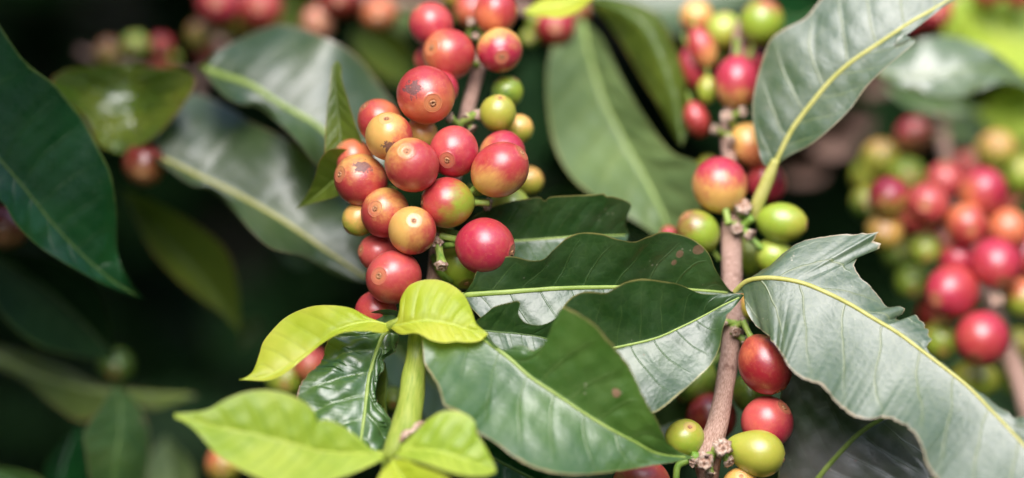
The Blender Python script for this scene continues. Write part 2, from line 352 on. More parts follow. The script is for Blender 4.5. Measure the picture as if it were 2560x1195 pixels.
# ---------------------------------------------------------------- leaves
def leaf(name, mid, ea, eb, mat, parent=None, da=-0.5, db=-0.5, nv=9, pillow=0.03, slant=0.13, cup=0.0, wave=0.0, wf=3.0, rib=VEIN, ribw=(5, 2), res=(150, 22), label=None, cat=None, group=None, seed=0, ribup=0.5, projw=0.5, phase=0.0, ribcut=(0.0, 0.97), jag=0.0):
    """mid: midrib (px, py, z cm); ea / eb: the two edges (px, py); da / db: how far each edge stands before (-) or behind (+) the midrib, cm"""
    nu, nw = res
    M = catmull(mid, 400); uM = arclen(M)
    def edge(E):
        D = catmull(E, 700); a = arclen(D)
        if jag: q = np.random.RandomState(seed+len(E)).normal(size=(700, 2)); q = np.stack([np.convolve(q[:, c_], np.ones(7)/7, 'same') for c_ in (0, 1)], 1)*2.6*jag; D[:, :2] += q*np.clip(np.sin(np.pi*a)*8, 0, 1)[:, None]
        d2 = ((D[:, None, :2]-M[None, ::4, :2])**2).sum(2); pr = uM[::4][d2.argmin(1)]; pr[0] = 0; pr[-1] = 1
        if D.shape[1] > 2: pr = np.interp(D[:, 2], M[:, 0], uM); a = pr
        pr = np.maximum.accumulate(pr); k = projw*pr+(1-projw)*a; sm = 61 if D.shape[1] < 3 else 15; k = np.convolve(np.pad(k, sm//2, 'reflect', reflect_type='odd'), np.ones(sm)/sm, 'valid'); k = k+np.arange(len(k))*1e-7; k = (k-k[0])/(k[-1]-k[0])
        return D[:, :2], k
    (DA, kA), (DB, kB) = edge(ea), edge(eb)
    U = np.interp(np.linspace(0, 1, nu), np.linspace(0, 1, 2100), np.sort(np.concatenate([np.linspace(0, 1, 700), kA, kB])))
    U[0], U[-1] = 0, 1; U = U+np.arange(nu)*1e-7; U /= U[-1]
    Mi = resample(M, uM, U); A = resample(DA, kA, U); B = resample(DB, kB, U)
    def zoff(E, d):
        wd = np.linalg.norm(E-Mi[:, :2], axis=1); kk = nu//12*2+1; wd = np.convolve(np.pad(wd, kk//2, 'edge'), np.ones(kk)/kk, 'valid')*np.clip(np.sin(np.pi*np.clip(U, 0, 1))*6, 0, 1); return d*wd/max(wd.max(), 1)
    zA = Mi[:, 2]+zoff(A, da); zB = Mi[:, 2]+zoff(B, db)
    vs = np.concatenate([-np.linspace(1, 0, nw)[:-1]**0.9, np.linspace(0, 1, nw)**0.9]); nvv = len(vs)
    V = np.zeros((nu, nvv, 3)); rs = np.random.RandomState(seed); p0 = rs.rand()*6.28
    for i in range(nu):
        for j, v in enumerate(vs):
            E, zE = (A[i], zA[i]) if v < 0 else (B[i], zB[i]); a = abs(v)
            x = Mi[i, 0]*(1-a)+E[0]*a; y = Mi[i, 1]*(1-a)+E[1]*a
            z = Mi[i, 2]+(zE-Mi[i, 2])*(a**1.25)+cup*4*a*(1-a)*math.sin(math.pi*min(1, U[i]*1.02))
            z += wave*a*a*math.sin(U[i]*6.28*wf+p0+(2 if v < 0 else 0)+phase)
            V[i, j] = at(x, y, z)
    gu = np.gradient(V, axis=0); gv = np.gradient(V, axis=1); N = np.cross(gu, gv); N /= (np.linalg.norm(N, axis=2)[:, :, None]+1e-12)
    toc = CAM-V.mean(axis=(0, 1)); 
    if (N*toc).sum(2).mean() < 0: N = -N; flip = True
    else: flip = False
    Uu = U[:, None]; Va = np.abs(vs)[None, :]; sd_ = (vs > 0)[None, :]*0.045
    fr = ((Uu-slant*Va**1.25+sd_)*nv) % 1.0; h = np.abs(np.sin(np.pi*(fr-0.5+0.5)))          # 0 on veins (fract .0/1)
    fr2 = np.abs(fr-0.5); h = np.sqrt(np.clip(1-(fr2/0.5)**2, 0, 1))                          # round pillows, sharp at veins
    env = np.clip(Va*5, 0, 1)*np.clip((1-Va)*3, 0, 1)*np.clip(np.sin(np.pi*Uu)*2.5, 0, 1)
    ns = 0.35*np.sin(V[:, :, 0]*700+p0)*np.sin(V[:, :, 2]*800+p0*2)
    V = V+N*((h+ns)*env*pillow*0.01)[:, :, None]
    Vf = V.reshape(-1, 3); F = []
    for i in range(nu-1):
        for j in range(nvv-1):
            q = (i*nvv+j, (i+1)*nvv+j, (i+1)*nvv+j+1, i*nvv+j+1); F.append(q[::-1] if flip else q)
    uv = np.stack([np.repeat(U, nvv), np.tile(vs*0.5+0.5, nu)], axis=1)
    o = mesh_obj(name, Vf, F, mat, parent, uv)
    # midrib
    k = nw-1; lo, hi = int(ribcut[0]*nu), int(ribcut[1]*nu); idx = list(range(lo, hi, 2)); n = 10; RV = []; ruv = []
    for c_, i in enumerate(idx):
        c0 = V[i, k]; nn = N[i, k]; s = V[min(i+1, nu-1), k]-V[max(i-1, 0), k]; s = np.cross(s/np.linalg.norm(s), nn); s /= np.linalg.norm(s)
        r = (ribw[0]*(1-U[i])+ribw[1]*U[i])*pxm(Mi[i, 2])
        for j in range(n+1):
            t = 2*math.pi*(j % n)/n; RV.append(c0+s*math.cos(t)*r+nn*(math.sin(t)*r*0.6+r*(ribup-0.3))); ruv.append((j/n, U[i]*4))
    K = n+1; RF = [(a*K+j, a*K+j+1, (a+1)*K+j+1, (a+1)*K+j) for a in range(len(idx)-1) for j in range(n)]
    mesh_obj('midrib', RV, RF, rib, o, ruv)
    if cat: tag(o, label, cat, group)
    elif label: o['label'] = label
    return o

# leaf materials: deep green, pale sheen, lime, ...
M_DARK = leaf_mat('leaf_dark', (0.018, 0.058, 0.011), (0.036, 0.092, 0.016), (0.13, 0.22, 0.05), (0.34, 0.30, 0.09), (0.10, 0.22, 0.02), rough=0.36, spec=1.0, tw=0.14, spots=0.5, vein_amt=0.18, dust=0.05)
M_MID = leaf_mat('leaf_mid', (0.045, 0.120, 0.018), (0.085, 0.185, 0.022), (0.22, 0.32, 0.08), (0.40, 0.32, 0.12), (0.20, 0.38, 0.03), rough=0.38, spec=1.0, coat=0.3, tw=0.22, spots=0.8, vein_amt=0.22, dust=0.05, spotc=(0.42, 0.20, 0.13))
M_PALE = leaf_mat('leaf_pale', (0.050, 0.100, 0.040), (0.082, 0.135, 0.062), (0.34, 0.38, 0.12), (0.44, 0.34, 0.20), (0.16, 0.26, 0.05), rough=0.40, spec=1.0, coat=0.22, tw=0.18, spots=1.0, vein_amt=0.35, dust=0.15, spotc=(0.45, 0.17, 0.12))
M_SMOOTH = leaf_mat('leaf_gloss', (0.040, 0.110, 0.025), (0.070, 0.150, 0.035), (0.17, 0.28, 0.06), (0.30, 0.16, 0.09), (0.12, 0.25, 0.03), rough=0.38, spec=1.0, coat=0.2, tw=0.12, spots=1.0, vein_amt=0.5, nv=6, slant=0.22, spotc=(0.48, 0.22, 0.16), tex=0.7)
M_LIME = leaf_mat('leaf_lime', (0.48, 0.60, 0.035), (0.70, 0.72, 0.08), (0.36, 0.50, 0.035), (0.70, 0.66, 0.12), (0.72, 0.80, 0.05), rough=0.42, spec=0.5, tw=0.38, spots=0.05, vein_amt=0.35, tex=0.6)
M_LIMEG = leaf_mat('leaf_lime_green', (0.36, 0.52, 0.04), (0.58, 0.70, 0.09), (0.24, 0.42, 0.03), (0.70, 0.70, 0.14), (0.52, 0.72, 0.04), rough=0.42, spec=0.5, tw=0.38, spots=0.05, vein_amt=0.9, nv=9, tex=0.6)
M_BACK = leaf_mat('leaf_back', (0.035, 0.080, 0.020), (0.065, 0.120, 0.030), (0.22, 0.26, 0.08), (0.30, 0.22, 0.12), (0.22, 0.36, 0.04), rough=0.42, spec=1.0, coat=0.4, tw=0.25, spots=0.3, vein_amt=0.2, dust=0.1)
M_SHEEN = leaf_mat('leaf_charcoal_sheen', (0.045, 0.080, 0.030), (0.150, 0.150, 0.140), (0.12, 0.16, 0.07), (0.25, 0.33, 0.08), (0.06, 0.09, 0.02), rough=0.36, spec=0.7, tw=0.08, spots=0.5, coat=0.9, vein_amt=0.12, dust=0.15)  # grey tone and dust put sky sheen into the colour of a shaded leaf
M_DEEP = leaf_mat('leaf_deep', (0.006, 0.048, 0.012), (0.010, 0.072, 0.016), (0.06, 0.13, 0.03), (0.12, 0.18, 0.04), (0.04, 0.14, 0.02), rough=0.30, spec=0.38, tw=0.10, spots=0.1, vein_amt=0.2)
M_CUP = leaf_mat('leaf_cup', (0.090, 0.170, 0.015), (0.240, 0.290, 0.030), (0.28, 0.30, 0.06), (0.42, 0.17, 0.08), (0.22, 0.34, 0.03), rough=0.22, spec=1.0, coat=0.6, tw=0.25, spots=0.3, vein_amt=0.3)
M_LIP = leaf_mat('leaf_lip', (0.10, 0.16, 0.06), (0.16, 0.22, 0.09), (0.30, 0.36, 0.14), (0.4, 0.4, 0.2), (0.3, 0.42, 0.10), rough=0.36, spec=1.0, coat=1.0, tw=0.2, spots=0.3, vein_amt=0.2)
M_SHADE = leaf_mat('leaf_shade', (0.008, 0.030, 0.008), (0.014, 0.045, 0.012), (0.05, 0.10, 0.03), (0.12, 0.18, 0.04), (0.03, 0.08, 0.015), rough=0.55, spec=0.15, tw=0.08, spots=0.1, vein_amt=0.2)  # near-black leaf colour standing in for shade in the bush and gaps
M_JADE = leaf_mat('leaf_jade', (0.125, 0.195, 0.065), (0.180, 0.260, 0.085), (0.36, 0.42, 0.12), (0.34, 0.32, 0.10), (0.35, 0.50, 0.06), rough=0.45, spec=0.7, tw=0.25, spots=0.1, vein_amt=0.3)
M_OLIVE = leaf_mat('leaf_olive', (0.070, 0.110, 0.012), (0.120, 0.170, 0.018), (0.20, 0.24, 0.05), (0.50, 0.24, 0.08), (0.30, 0.42, 0.03), rough=0.4, spec=0.5, tw=0.3, spots=0.2, vein_amt=0.3)

# colours of cherries
RED = (0.50, 0.045, 0.052); CRI = (0.48, 0.022, 0.062); ORA = (0.70, 0.19, 0.080); YEL = (0.80, 0.45, 0.12); GRN = (0.30, 0.42, 0.035)
DGR = (0.10, 0.20, 0.025); OLI = (0.42, 0.42, 0.05); DRED = (0.22, 0.010, 0.012); PINK = (0.62, 0.09, 0.085); BRN = (0.30, 0.13, 0.05); LGR = (0.45, 0.55, 0.08)

# ================================================================ SETTING
gm = simple_mat('soil', (0.006, 0.0045, 0.003), (0.016, 0.012, 0.008), 30, 0.95, 0.6, 0.01, None, 0.03)
gn = 60; G = []
for i in range(gn+1):
    for j in range(gn+1):
        a = (i/gn*2-1); b = (j/gn*2-1); x = math.copysign(abs(a)**2.5*200, a); y = math.copysign(abs(b)**2.5*200, b)
        G.append((x, y, 0.03*math.sin(x*1.7)*math.sin(y*2.1)))
mesh_obj('ground', G, [(i*(gn+1)+j, (i+1)*(gn+1)+j, (i+1)*(gn+1)+j+1, i*(gn+1)+j+1) for i in range(gn) for j in range(gn)], gm, origin=np.zeros(3))['kind'] = 'structure'

# leaf masses: the dark bush inside behind, and unseen ones added for shade
def mass(name, boxes, mat, sz, label):
    V = []; F = []; uv = []; rs = np.random.RandomState(11)
    us = np.linspace(0, 1, 6); wd = np.array([0, 0.6, 1, 0.9, 0.5, 0])
    for (cx, cy, cz, ex, ey, ez, n) in boxes:       # centre and half-extents along camera right, up, forward (m)
        for _ in range(n):
            p = CAM+RIGHT*(cx+ex*(rs.rand()*2-1))+UP*(cy+ey*(rs.rand()*2-1))+FWD*(cz+ez*(rs.rand()*2-1))
            d = rs.normal(size=3); d[2] = d[2]*0.5-0.5; d /= np.linalg.norm(d); s = np.cross(d, rs.normal(size=3)); s /= np.linalg.norm(s); nn = np.cross(d, s)
            L = sz*(0.7+0.6*rs.rand()); W = L*0.19; b0 = len(V)
            for i, u in enumerate(us):
                c = p+d*L*(u-0.5)+nn*(-0.25*L*(u-0.5)**2)
                for k in (-1, 0, 1): V.append(c+s*W*wd[i]*k+nn*abs(k)*W*0.3*wd[i]); uv.append((u, k*0.5+0.5))
            for i in range(5):
                for k in range(2): a = b0+i*3+k; F.append((a, a+3, a+4, a+1))
    o = mesh_obj(name, V, F, mat, None, uv); tag(o, label, 'foliage', None, 'stuff'); return o
mass('foliage', [(0.0, 0.0, 1.75, 0.8, 0.42, 0.40, 2400), (0.0, 0.42, 1.42, 0.9, 0.16, 0.38, 3600), (-0.27, 0.21, 0.70, 0.125, 0.075, 0.15, 620), (0.0, -0.05, 2.3, 1.0, 0.45, 0.2, 2600), (0.0, 0.46, 2.15, 1.0, 0.1, 0.35, 1600)], M_SHADE, 0.10, 'dense coffee leaves darkened for the shaded inside of the bush, with unseen leaf roofs added for shade')  # overhead and left boxes are unseen, added to shade the background and left side
mass('foliage', [(0.0, -0.25, -0.75, 1.5, 0.75, 0.25, 900), (-0.85, -0.2, 0.4, 0.2, 0.7, 0.9, 700), (0.95, -0.2, 0.4, 0.2, 0.7, 0.9, 600), (0.0, -0.55, 0.5, 0.9, 0.12, 0.6, 500)], M_SHADE, 0.26, 'unseen coffee bushes added round the camera to block the low sky')  # unseen, added behind and beside the camera to cut low sky light

# ================================================================ CENTRAL BRANCH
BR = empty('coffee_branch', at(1150, 500, 1.5), 'coffee branch carrying the big tight cluster of orange and red cherries in sharp focus', 'coffee branch', 'fruiting coffee branches')
tube('stem', [(1255, -40, 5.5, 17), (1225, 60, 4.8, 17), (1192, 190, 4.0, 18), (1165, 290, 3.3, 18), (1145, 400, 3.0, 19), (1120, 500, 2.6, 19), (1098, 600, 2.2, 20), (1085, 700, 1.6, 19), (1070, 790, 1.0, 20), (1046, 850, 0.3, 24)], BARK, BR, seed=1)
UPD = (0, 0.3, 0.9)
cluster(BR, [
 # x, y, r, z, eye, ca, cb, gdir, gbias, extras
 (1031, 577, 61, 0.0, (0.10, 0.42, 0.90), RED, YEL, (-0.8, 0.5, 0.2), -0.15),
 (963, 532, 62, 0.2, (-0.36, 0.16, 0.92), RED, YEL, (0.2, 0.8, 0.5), 0.72),
 (1030, 413, 69, 0.1, (-0.18, 0.50, 0.84), RED, YEL, (-0.55, 0.65, 0.3), 0.82),
 (984, 693, 69, 0.3, (-0.50, 0.06, 0.86), RED, PINK, (-0.3, 0.5, 0.7), 0.5),
 (1213, 616, 72, 0.5, (0.92, -0.22, 0.30), CRI, RED, (0.6, 0.6, 0), 0.5),
 (1118, 507, 65, 0.6, (-0.8, 0.0, 0.15), RED, GRN, (0.85, -0.35, 0.1), 0.30),
 (1135, 379, 64, 0.9, (-0.25, -0.36, 0.88), CRI, PINK, (-0.2, 0.7, 0.5), 0.5),
 (1250, 424, 69, 0.5, (0.74, 0.56, 0.35), RED, YEL, (-0.35, -0.92, 0.1), 0.42, dict(long=1.06)),
 (902, 450, 66, 0.7, (-0.74, 0.20, 0.62), RED, YEL, (0.1, 0.8, 0.4), 0.80, dict(sc=(0.15, 0.52, 0.84))),
 (1065, 238, 74, 1.2, (0.25, -0.30, 0.9), RED, ORA, (0.35, -0.7, 0.3), 0.35, dict(sc=(-0.47, 0.17, 0.9))),
 (973, 341, 60, 0.9, (-0.08, 0.70, 0.70), RED, YEL, (-0.85, 0.35, 0.2), -0.25, dict(sc=(0.05, -0.50, 0.88))),
 (950, 305, 57, 1.5, (-0.6, 0.6, 0.3), RED, ORA, (0.7, 0.3, 0), 0.2),
 (886, 398, 50, 1.4, (-0.6, 0.6, 0.3), PINK, ORA, (0.3, 0.8, 0), -0.1),
 (1256, 385, 58, 1.4, (0.2, 0.8, -0.2), CRI, YEL, (-0.9, -0.3, 0.2), 0.7),
 (1052, 335, 42, 2.0, (0, 0.5, 0), OLI, YEL, (0, 1, 0), -0.6),
 (1100, 222, 46, 2.0, (0.5, 0.5, -0.2), CRI, RED, (0, 1, 0), 0.6, dict()),
 (898, 548, 42, 1.6, (-0.5, -0.5, 0.2), GRN, YEL, (0, 0.5, 0.5), 0.3),
 (948, 632, 50, 1.6, (-0.6, 0.1, 0.3), RED, PINK, (-0.4, 0.5, 0.5), 0.2),
 (940, 778, 52, 1.2, (-0.5, -0.5, 0.4), CRI, RED, (0, 0.5, 0.5), 0.3),
 (1150, 655, 66, 2.4, (0.25, -0.78, 0.55), LGR, GRN, (0, -1, 0.2), -0.2, dict(long=1.05)),
 (1245, 283, 46, 2.2, (0.1, 0.7, 0.5), GRN, OLI, (-0.3, 0.6, 0.4), -0.2),
 (1268, 230, 40, 3.6, (0.4, 0.6, 0.2), DGR, GRN, (0.6, 0.6, 0.3), 0.3),
 (1296, 322, 37, 3.2, (0.5, 0.2, 0), OLI, YEL, (0, 1, 0), 0.1),
 (1322, 452, 36, 4.2, (0.5, 0.2, 0), OLI, YEL, (0, 1, 0), 0.1),
 (1275, 520, 52, 3.0, (0.5, -0.5, 0), LGR, GRN, (0, -1, 0), 0.0),
 (1122, 136, 66, 3.0, (-0.62, 0.20, 0.70), RED, ORA, (-0.8, 0.2, 0.2), 0.45),
 (1078, 62, 56, 3.6, (-0.5, 0.6, 0.2), CRI, PINK, (0, 0.8, 0.4), 0.3),
 (1249, 125, 57, 3.0, (0.10, -0.36, 0.88), YEL, CRI, (0.15, -0.75, 0.6), 0.05),
 (1240, 32, 54, 3.9, (0.1, 0.7, 0.2), RED, ORA, (-0.4, -0.5, 0), 0.2),
 (1078, 150, 42, 4.5, (-0.6, 0, 0), PINK, RED, (0, -1, 0), 0.2),
 (1180, 25, 46, 6.5, (0.1, 0.7, 0.2), PINK, ORA, (-0.4, -0.5, 0), 0.2),
 (1140, -20, 46, 5.5, (0.1, 0.7, 0.2), ORA, OLI, (0, -1, 0), 0.2),
])
stub(BR, 1172, 292, 2.6, 12, (-0.6, -0.3, 0.6), 1.8, seed=0); stub(BR, 1190, 290, 2.4, 12, (0.8, 0.35, 0.5), 2.2, seed=1); stub(BR, 1130, 298, 2.5, 11, (-0.7, 0.5, 0.5), 1.8, seed=2)
stub(BR, 1178, 318, 2.7, 11, (0.5, -0.7, 0.4), 1.5, seed=1); stub(BR, 1210, 508, 1.6, 13, (0.94, -0.25, 0.2), 2.4, seed=1); stub(BR, 1094, 604, 0.9, 14, (-0.25, -0.1, 0.95), 1.3, seed=0)
stub(BR, 1103, 655, 0.6, 15, (0.15, -0.75, 0.55), 2.2, seed=2); stub(BR, 1180, 60, 4.3, 12, (0.2, 0.8, 0.5), 2, seed=2); stub(BR, 1193, 95, 4.0, 10, (-0.4, 0.8, 0.5), 2, seed=0)
tube('fruit_stalk', [(1096, 572, 1.6, 11), (1120, 580, 1.3, 10), (1160, 590, 1.2, 9)], STALK, BR, 16); tube('fruit_stalk', [(1098, 612, 1.4, 12), (1125, 610, 1.0, 11), (1152, 605, 0.9, 12)], STALK, BR, 16)
tube('fruit_stalk', [(1085, 640, 1.5, 10), (1100, 680, 1.2, 9), (1125, 705, 1.8, 9)], STALK, BR, 16); tube('fruit_stalk', [(1170, 470, 1.8, 12), (1195, 480, 1.5, 11), (1215, 470, 1.2, 10)], STALK, BR, 16)
tube('fruit_stalk', [(1180, 60, 5, 9), (1200, 75, 4.4, 8), (1215, 95, 4.0, 9)], STALK, BR, 16)

# leaf A : folded, waved top edge
leaf('leaf', [(1150, 740, 0.6), (1161, 738, 0.45), (1273, 730, 0.3), (1379, 722, 0.35), (1512, 718, 0.6), (1600, 719, 0.8), (1720, 724, 1.1), (1838, 733, 1.3)],
 [(1150, 736), (1161, 731), (1182, 703), (1193, 677), (1225, 656), (1262, 642), (1288, 642), (1326, 651), (1358, 648), (1384, 624), (1421, 592), (1453, 582), (1501, 584), (1544, 598), (1586, 604), (1618, 592), (1655, 580), (1692, 584), (1740, 603), (1772, 634), (1788, 672), (1804, 698), (1825, 725), (1838, 733)],
 [(1150, 744), (1161, 745), (1182, 773), (1215, 805), (1260, 835), (1320, 845), (1400, 835), (1500, 830), (1600, 815), (1700, 795), (1790, 760), (1838, 733)],
 M_DARK, BR, da=-0.7, db=-0.45, nv=9, pillow=0.035, wave=0.12, ribw=(7.5, 3), rib=VEIN, label='dark folded leaf with a waved top edge and a rusty spot near its tip', seed=3)
# leaf B
leaf('leaf', [(1380, 905, -0.3), (1432, 888, -0.2), (1549, 867, 0.0), (1644, 844, 0.1), (1698, 820, 0.15), (1751, 794, 0.2), (1804, 765, 0.2), (1860, 738, 0.3)],
 [(1380, 903), (1385, 830), (1400, 783), (1411, 762), (1432, 741), (1464, 729), (1517, 731), (1538, 719), (1565, 705), (1602, 697), (1644, 701), (1698, 711), (1751, 733), (1804, 736), (1846, 734), (1860, 738)],
 [(1380, 907), (1430, 960), (1500, 1010), (1575, 1045), (1639, 1030), (1660, 1017), (1698, 985), (1740, 948), (1777, 911), (1799, 868), (1806, 826), (1820, 788), (1841, 762), (1860, 738)],
 M_DARK, BR, da=-0.75, db=-1.15, nv=8, pillow=0.03, wave=0.10, ribw=(4, 2), rib=VEIN, label='dark leaf with a pale lower half and a long tip touching the woody stem', seed=5)
# leaf C behind
leaf('leaf', [(1150, 598, 2.4), (1220, 604, 2.2), (1295, 602, 2.2), (1370, 597, 2.2), (1436, 592, 2.3), (1500, 590, 2.5), (1572, 588, 2.8)],
 [(1150, 590), (1171, 554), (1202, 530), (1252, 510), (1302, 499), (1345, 493), (1352, 494), (1359, 501), (1366, 500), (1371, 494), (1439, 488), (1490, 486), (1510, 484), (1516, 490), (1530, 491), (1560, 500), (1578, 512), (1570, 535), (1565, 560), (1572, 588)],
 [(1150, 604), (1180, 650), (1250, 690), (1330, 700), (1420, 700), (1500, 680), (1550, 640), (1572, 588)],
 M_DARK, BR, da=-0.5, db=-1.0, nv=8, pillow=0.03, wave=0.08, ribw=(3.5, 2), rib=VEIN, label='dark leaf with a brown nicked edge behind the waved leaf', seed=6)
# leaf K, bitten small one above the big near leaf
leaf('leaf', [(1175, 822, -0.1), (1240, 830, -0.2), (1300, 835, -0.2), (1360, 845, -0.2), (1420, 870, -0.1)],
 [(1175, 818), (1188, 804), (1214, 784), (1235, 767), (1273, 756), (1294, 752), (1300, 758), (1296, 783), (1303, 796), (1315, 807), (1347, 813), (1374, 805), (1395, 790), (1412, 775), (1440, 800), (1420, 870)],
 [(1175, 826), (1220, 870), (1290, 905), (1360, 905), (1420, 870)],
 M_DARK, BR, da=-0.45, db=-0.5, nv=5, pillow=0.03, ribw=(2.5, 1.5), rib=VEIND, label='small dark leaf with a round bite in its top edge', seed=7)
# leaf D, large near one
leaf('leaf', [(1060, 745, -0.3), (1092, 762, -0.4), (1166, 815, -0.7), (1214, 850, -0.9), (1272, 895, -1.2), (1326, 943, -1.4), (1389, 985, -1.5), (1453, 1028, -1.6), (1512, 1065, -1.6), (1591, 1107, -1.5), (1644, 1134, -1.3), (1740, 1145, -0.8)],
 [(1060, 740), (1110, 765), (1180, 812), (1214, 834), (1235, 860), (1257, 873), (1299, 863), (1315, 866), (1331, 876), (1355, 866), (1379, 847), (1390, 825), (1395, 799), (1398, 775), (1405, 767), (1453, 788), (1485, 810), (1528, 858), (1570, 911), (1591, 953), (1613, 1001), (1644, 1054), (1666, 1102), (1698, 1129), (1740, 1145)],
 [(1060, 752), (1050, 800), (1056, 850), (1062, 910), (1080, 940), (1095, 965), (1113, 1017), (1145, 1028), (1193, 1081), (1230, 1102), (1273, 1134), (1315, 1160), (1379, 1182), (1459, 1186), (1538, 1179), (1618, 1166), (1687, 1155), (1740, 1145)],
 M_MID, BR, jag=0.7, da=-0.9, db=-1.35, nv=9, pillow=0.045, wave=0.12, slant=0.16, ribw=(6.5, 2.5), rib=VEIN, label='large green leaf with a chewed notch in its upper edge', seed=8)
# leaf E, glossy and damaged, hanging behind the shoot
leaf('leaf', [(972, 828, 0.6), (959, 837, 0.5), (938, 890, 0.3), (922, 948, 0.0), (914, 1015, -0.4), (903, 1098, -0.9), (895, 1165, -1.3)],
 [(972, 826), (950, 822), (897, 824), (850, 832), (822, 848), (814, 862), (808, 895), (790, 918), (773, 932), (757, 950), (748, 968), (741, 998), (752, 1035), (775, 1070), (810, 1105), (850, 1140), (895, 1165)],
 [(972, 830), (996, 837), (996, 850), (991, 866), (988, 880), (980, 886), (967, 893), (960, 902), (961, 913), (958, 928), (950, 936), (943, 948), (940, 965), (938, 990), (947, 1010), (959, 1023), (972, 1040), (980, 1055), (984, 1075), (982, 1093), (972, 1118), (945, 1145), (895, 1165)],
 M_SMOOTH, BR, jag=1.0, da=0.25, db=0.3, nv=6, slant=0.22, pillow=0.14, wave=0.10, ribw=(6, 3.5), rib=VEIN, label='glossy puckered leaf with a torn brown edge below the lime leaves', seed=9)
leaf('leaf', [(962, 905, 0.9), (968, 950, 0.9), (965, 1000, 0.9), (968, 1050, 1.0)], [(962, 903), (952, 930), (942, 965), (945, 1010), (968, 1050)], [(962, 907), (967, 930), (966, 960), (960, 1000), (968, 1050)], M_OLIVE, BR, da=0.3, db=0.1, nv=4, rib=VEIND, ribw=(1.5, 1), res=(60, 10), seed=2)
leaf('leaf', [(1010, 790, 0.5), (970, 788, 0.6), (930, 790, 0.8), (880, 800, 1.0)], [(1010, 786), (985, 775), (955, 774), (920, 783), (880, 800)], [(1010, 794), (980, 815), (930, 815), (880, 800)], M_DARK, BR, da=-0.3, db=-0.3, nv=5, rib=VEIND, ribw=(2, 1), res=(60, 12), seed=2)
# twisted narrow leaf left of the cluster
leaf('leaf', [(842, 152, 3.2), (838, 200, 3.0), (842, 260, 2.8), (850, 320, 2.7), (850, 375, 2.6), (845, 420, 2.6)],
 [(842, 150), (830, 165), (824, 210), (818, 260), (814, 320), (812, 370), (815, 415), (845, 420)], [(842, 150), (852, 165), (855, 200), (870, 250), (888, 310), (905, 360), (900, 400), (845, 420)], M_OLIVE, BR, da=-0.2, db=-0.5, nv=7, rib=VEIND, ribw=(2, 1), res=(80, 12), label='narrow olive leaf tip pointing upwards beside the cluster', seed=4)
leaf('leaf', [(900, 400, 2.3), (860, 430, 2.4), (820, 465, 2.6), (780, 498, 2.8), (738, 523, 3.0)],
 [(900, 385), (860, 372), (822, 375), (800, 400), (785, 450), (765, 490), (738, 523)], [(900, 430), (880, 475), (840, 492), (800, 503), (770, 512), (738, 523)], M_OLIVE, BR, da=-0.6, db=-0.6, nv=7, rib=VEIN, ribw=(2, 1), res=(80, 12), label='small olive leaf pointing down beside the cluster', seed=4)

# ================================================================ LIME SHOOT
SH = empty('coffee_shoot', at(1010, 1080, 0), 'young shoot with lime yellow leaves on a thick green stem', 'coffee shoot')
tube('stem', [(1048, 826, 0.2, 24), (1046, 845, 0.1, 26), (1040, 900, 0.0, 27), (1032, 960, -0.4, 31), (1024, 1020, -0.9, 34), (1012, 1080, -1.4, 38), (992, 1130, -2.0, 36), (985, 1210, -2.4, 34), (985, 1300, -2.6, 34)], GSTEM, SH, squash=0.75)
tube('leaf_scar', [(1000, 1105, -2.3, 4), (1015, 1085, -2.3, 9), (1030, 1078, -2.2, 6), (1048, 1062, -2.1, 10), (1060, 1056, -1.9, 5)], CORK, SH, 30, rough=0.15)
tube('bud', [(960, 822, 0.1, 10), (975, 815, -0.3, 13), (992, 803, -0.5, 8), (1000, 792, -0.5, 3)], GSTEM, SH, 20); tube('bud', [(960, 1140, -2.8, 10), (975, 1135, -2.9, 16), (990, 1120, -3.0, 10), (998, 1100, -3.0, 3)], GSTEM, SH, 20)
leaf('leaf', [(980, 818, -0.3), (955, 808, -0.4), (930, 804, -0.5), (885, 810, -0.6), (835, 829, -0.6), (793, 866, -0.6), (731, 909, -0.7), (665, 942, -0.8), (598, 949, -0.9)],
 [(980, 816), (950, 806), (918, 791), (876, 770), (806, 763), (764, 770), (715, 793), (682, 824), (657, 857), (648, 886), (632, 928), (616, 942), (598, 947)],
 [(980, 822), (960, 832), (918, 828), (856, 832), (814, 853), (752, 903), (705, 938), (672, 951), (648, 952), (620, 951), (598, 951)],
 M_LIME, SH, da=0.7, db=-0.5, nv=9, pillow=0.04, ribw=(3, 1.5), rib=VEINL, label='lime yellow leaf arching out over the dark gap', seed=1, wave=0.05)
leaf('leaf', [(974, 815, -0.4), (1000, 812, -0.7), (1030, 806, -0.9), (1070, 802, -1.0), (1125, 810, -1.0), (1175, 825, -1.0), (1220, 834, -1.0)],
 [(974, 812), (990, 800), (998, 775), (1001, 750), (1021, 716), (1050, 702), (1096, 700), (1137, 717), (1162, 741), (1179, 775), (1191, 808), (1207, 824), (1220, 833)],
 [(974, 819), (1001, 835), (1042, 833), (1079, 851), (1112, 857), (1140, 854), (1166, 856), (1200, 852), (1220, 836)],
 M_LIME, SH, da=0.6, db=-0.5, nv=8, pillow=0.05, ribw=(2.5, 1.2), rib=VEINL, label='rounded lime yellow leaf curving up below the red cherries', seed=2)
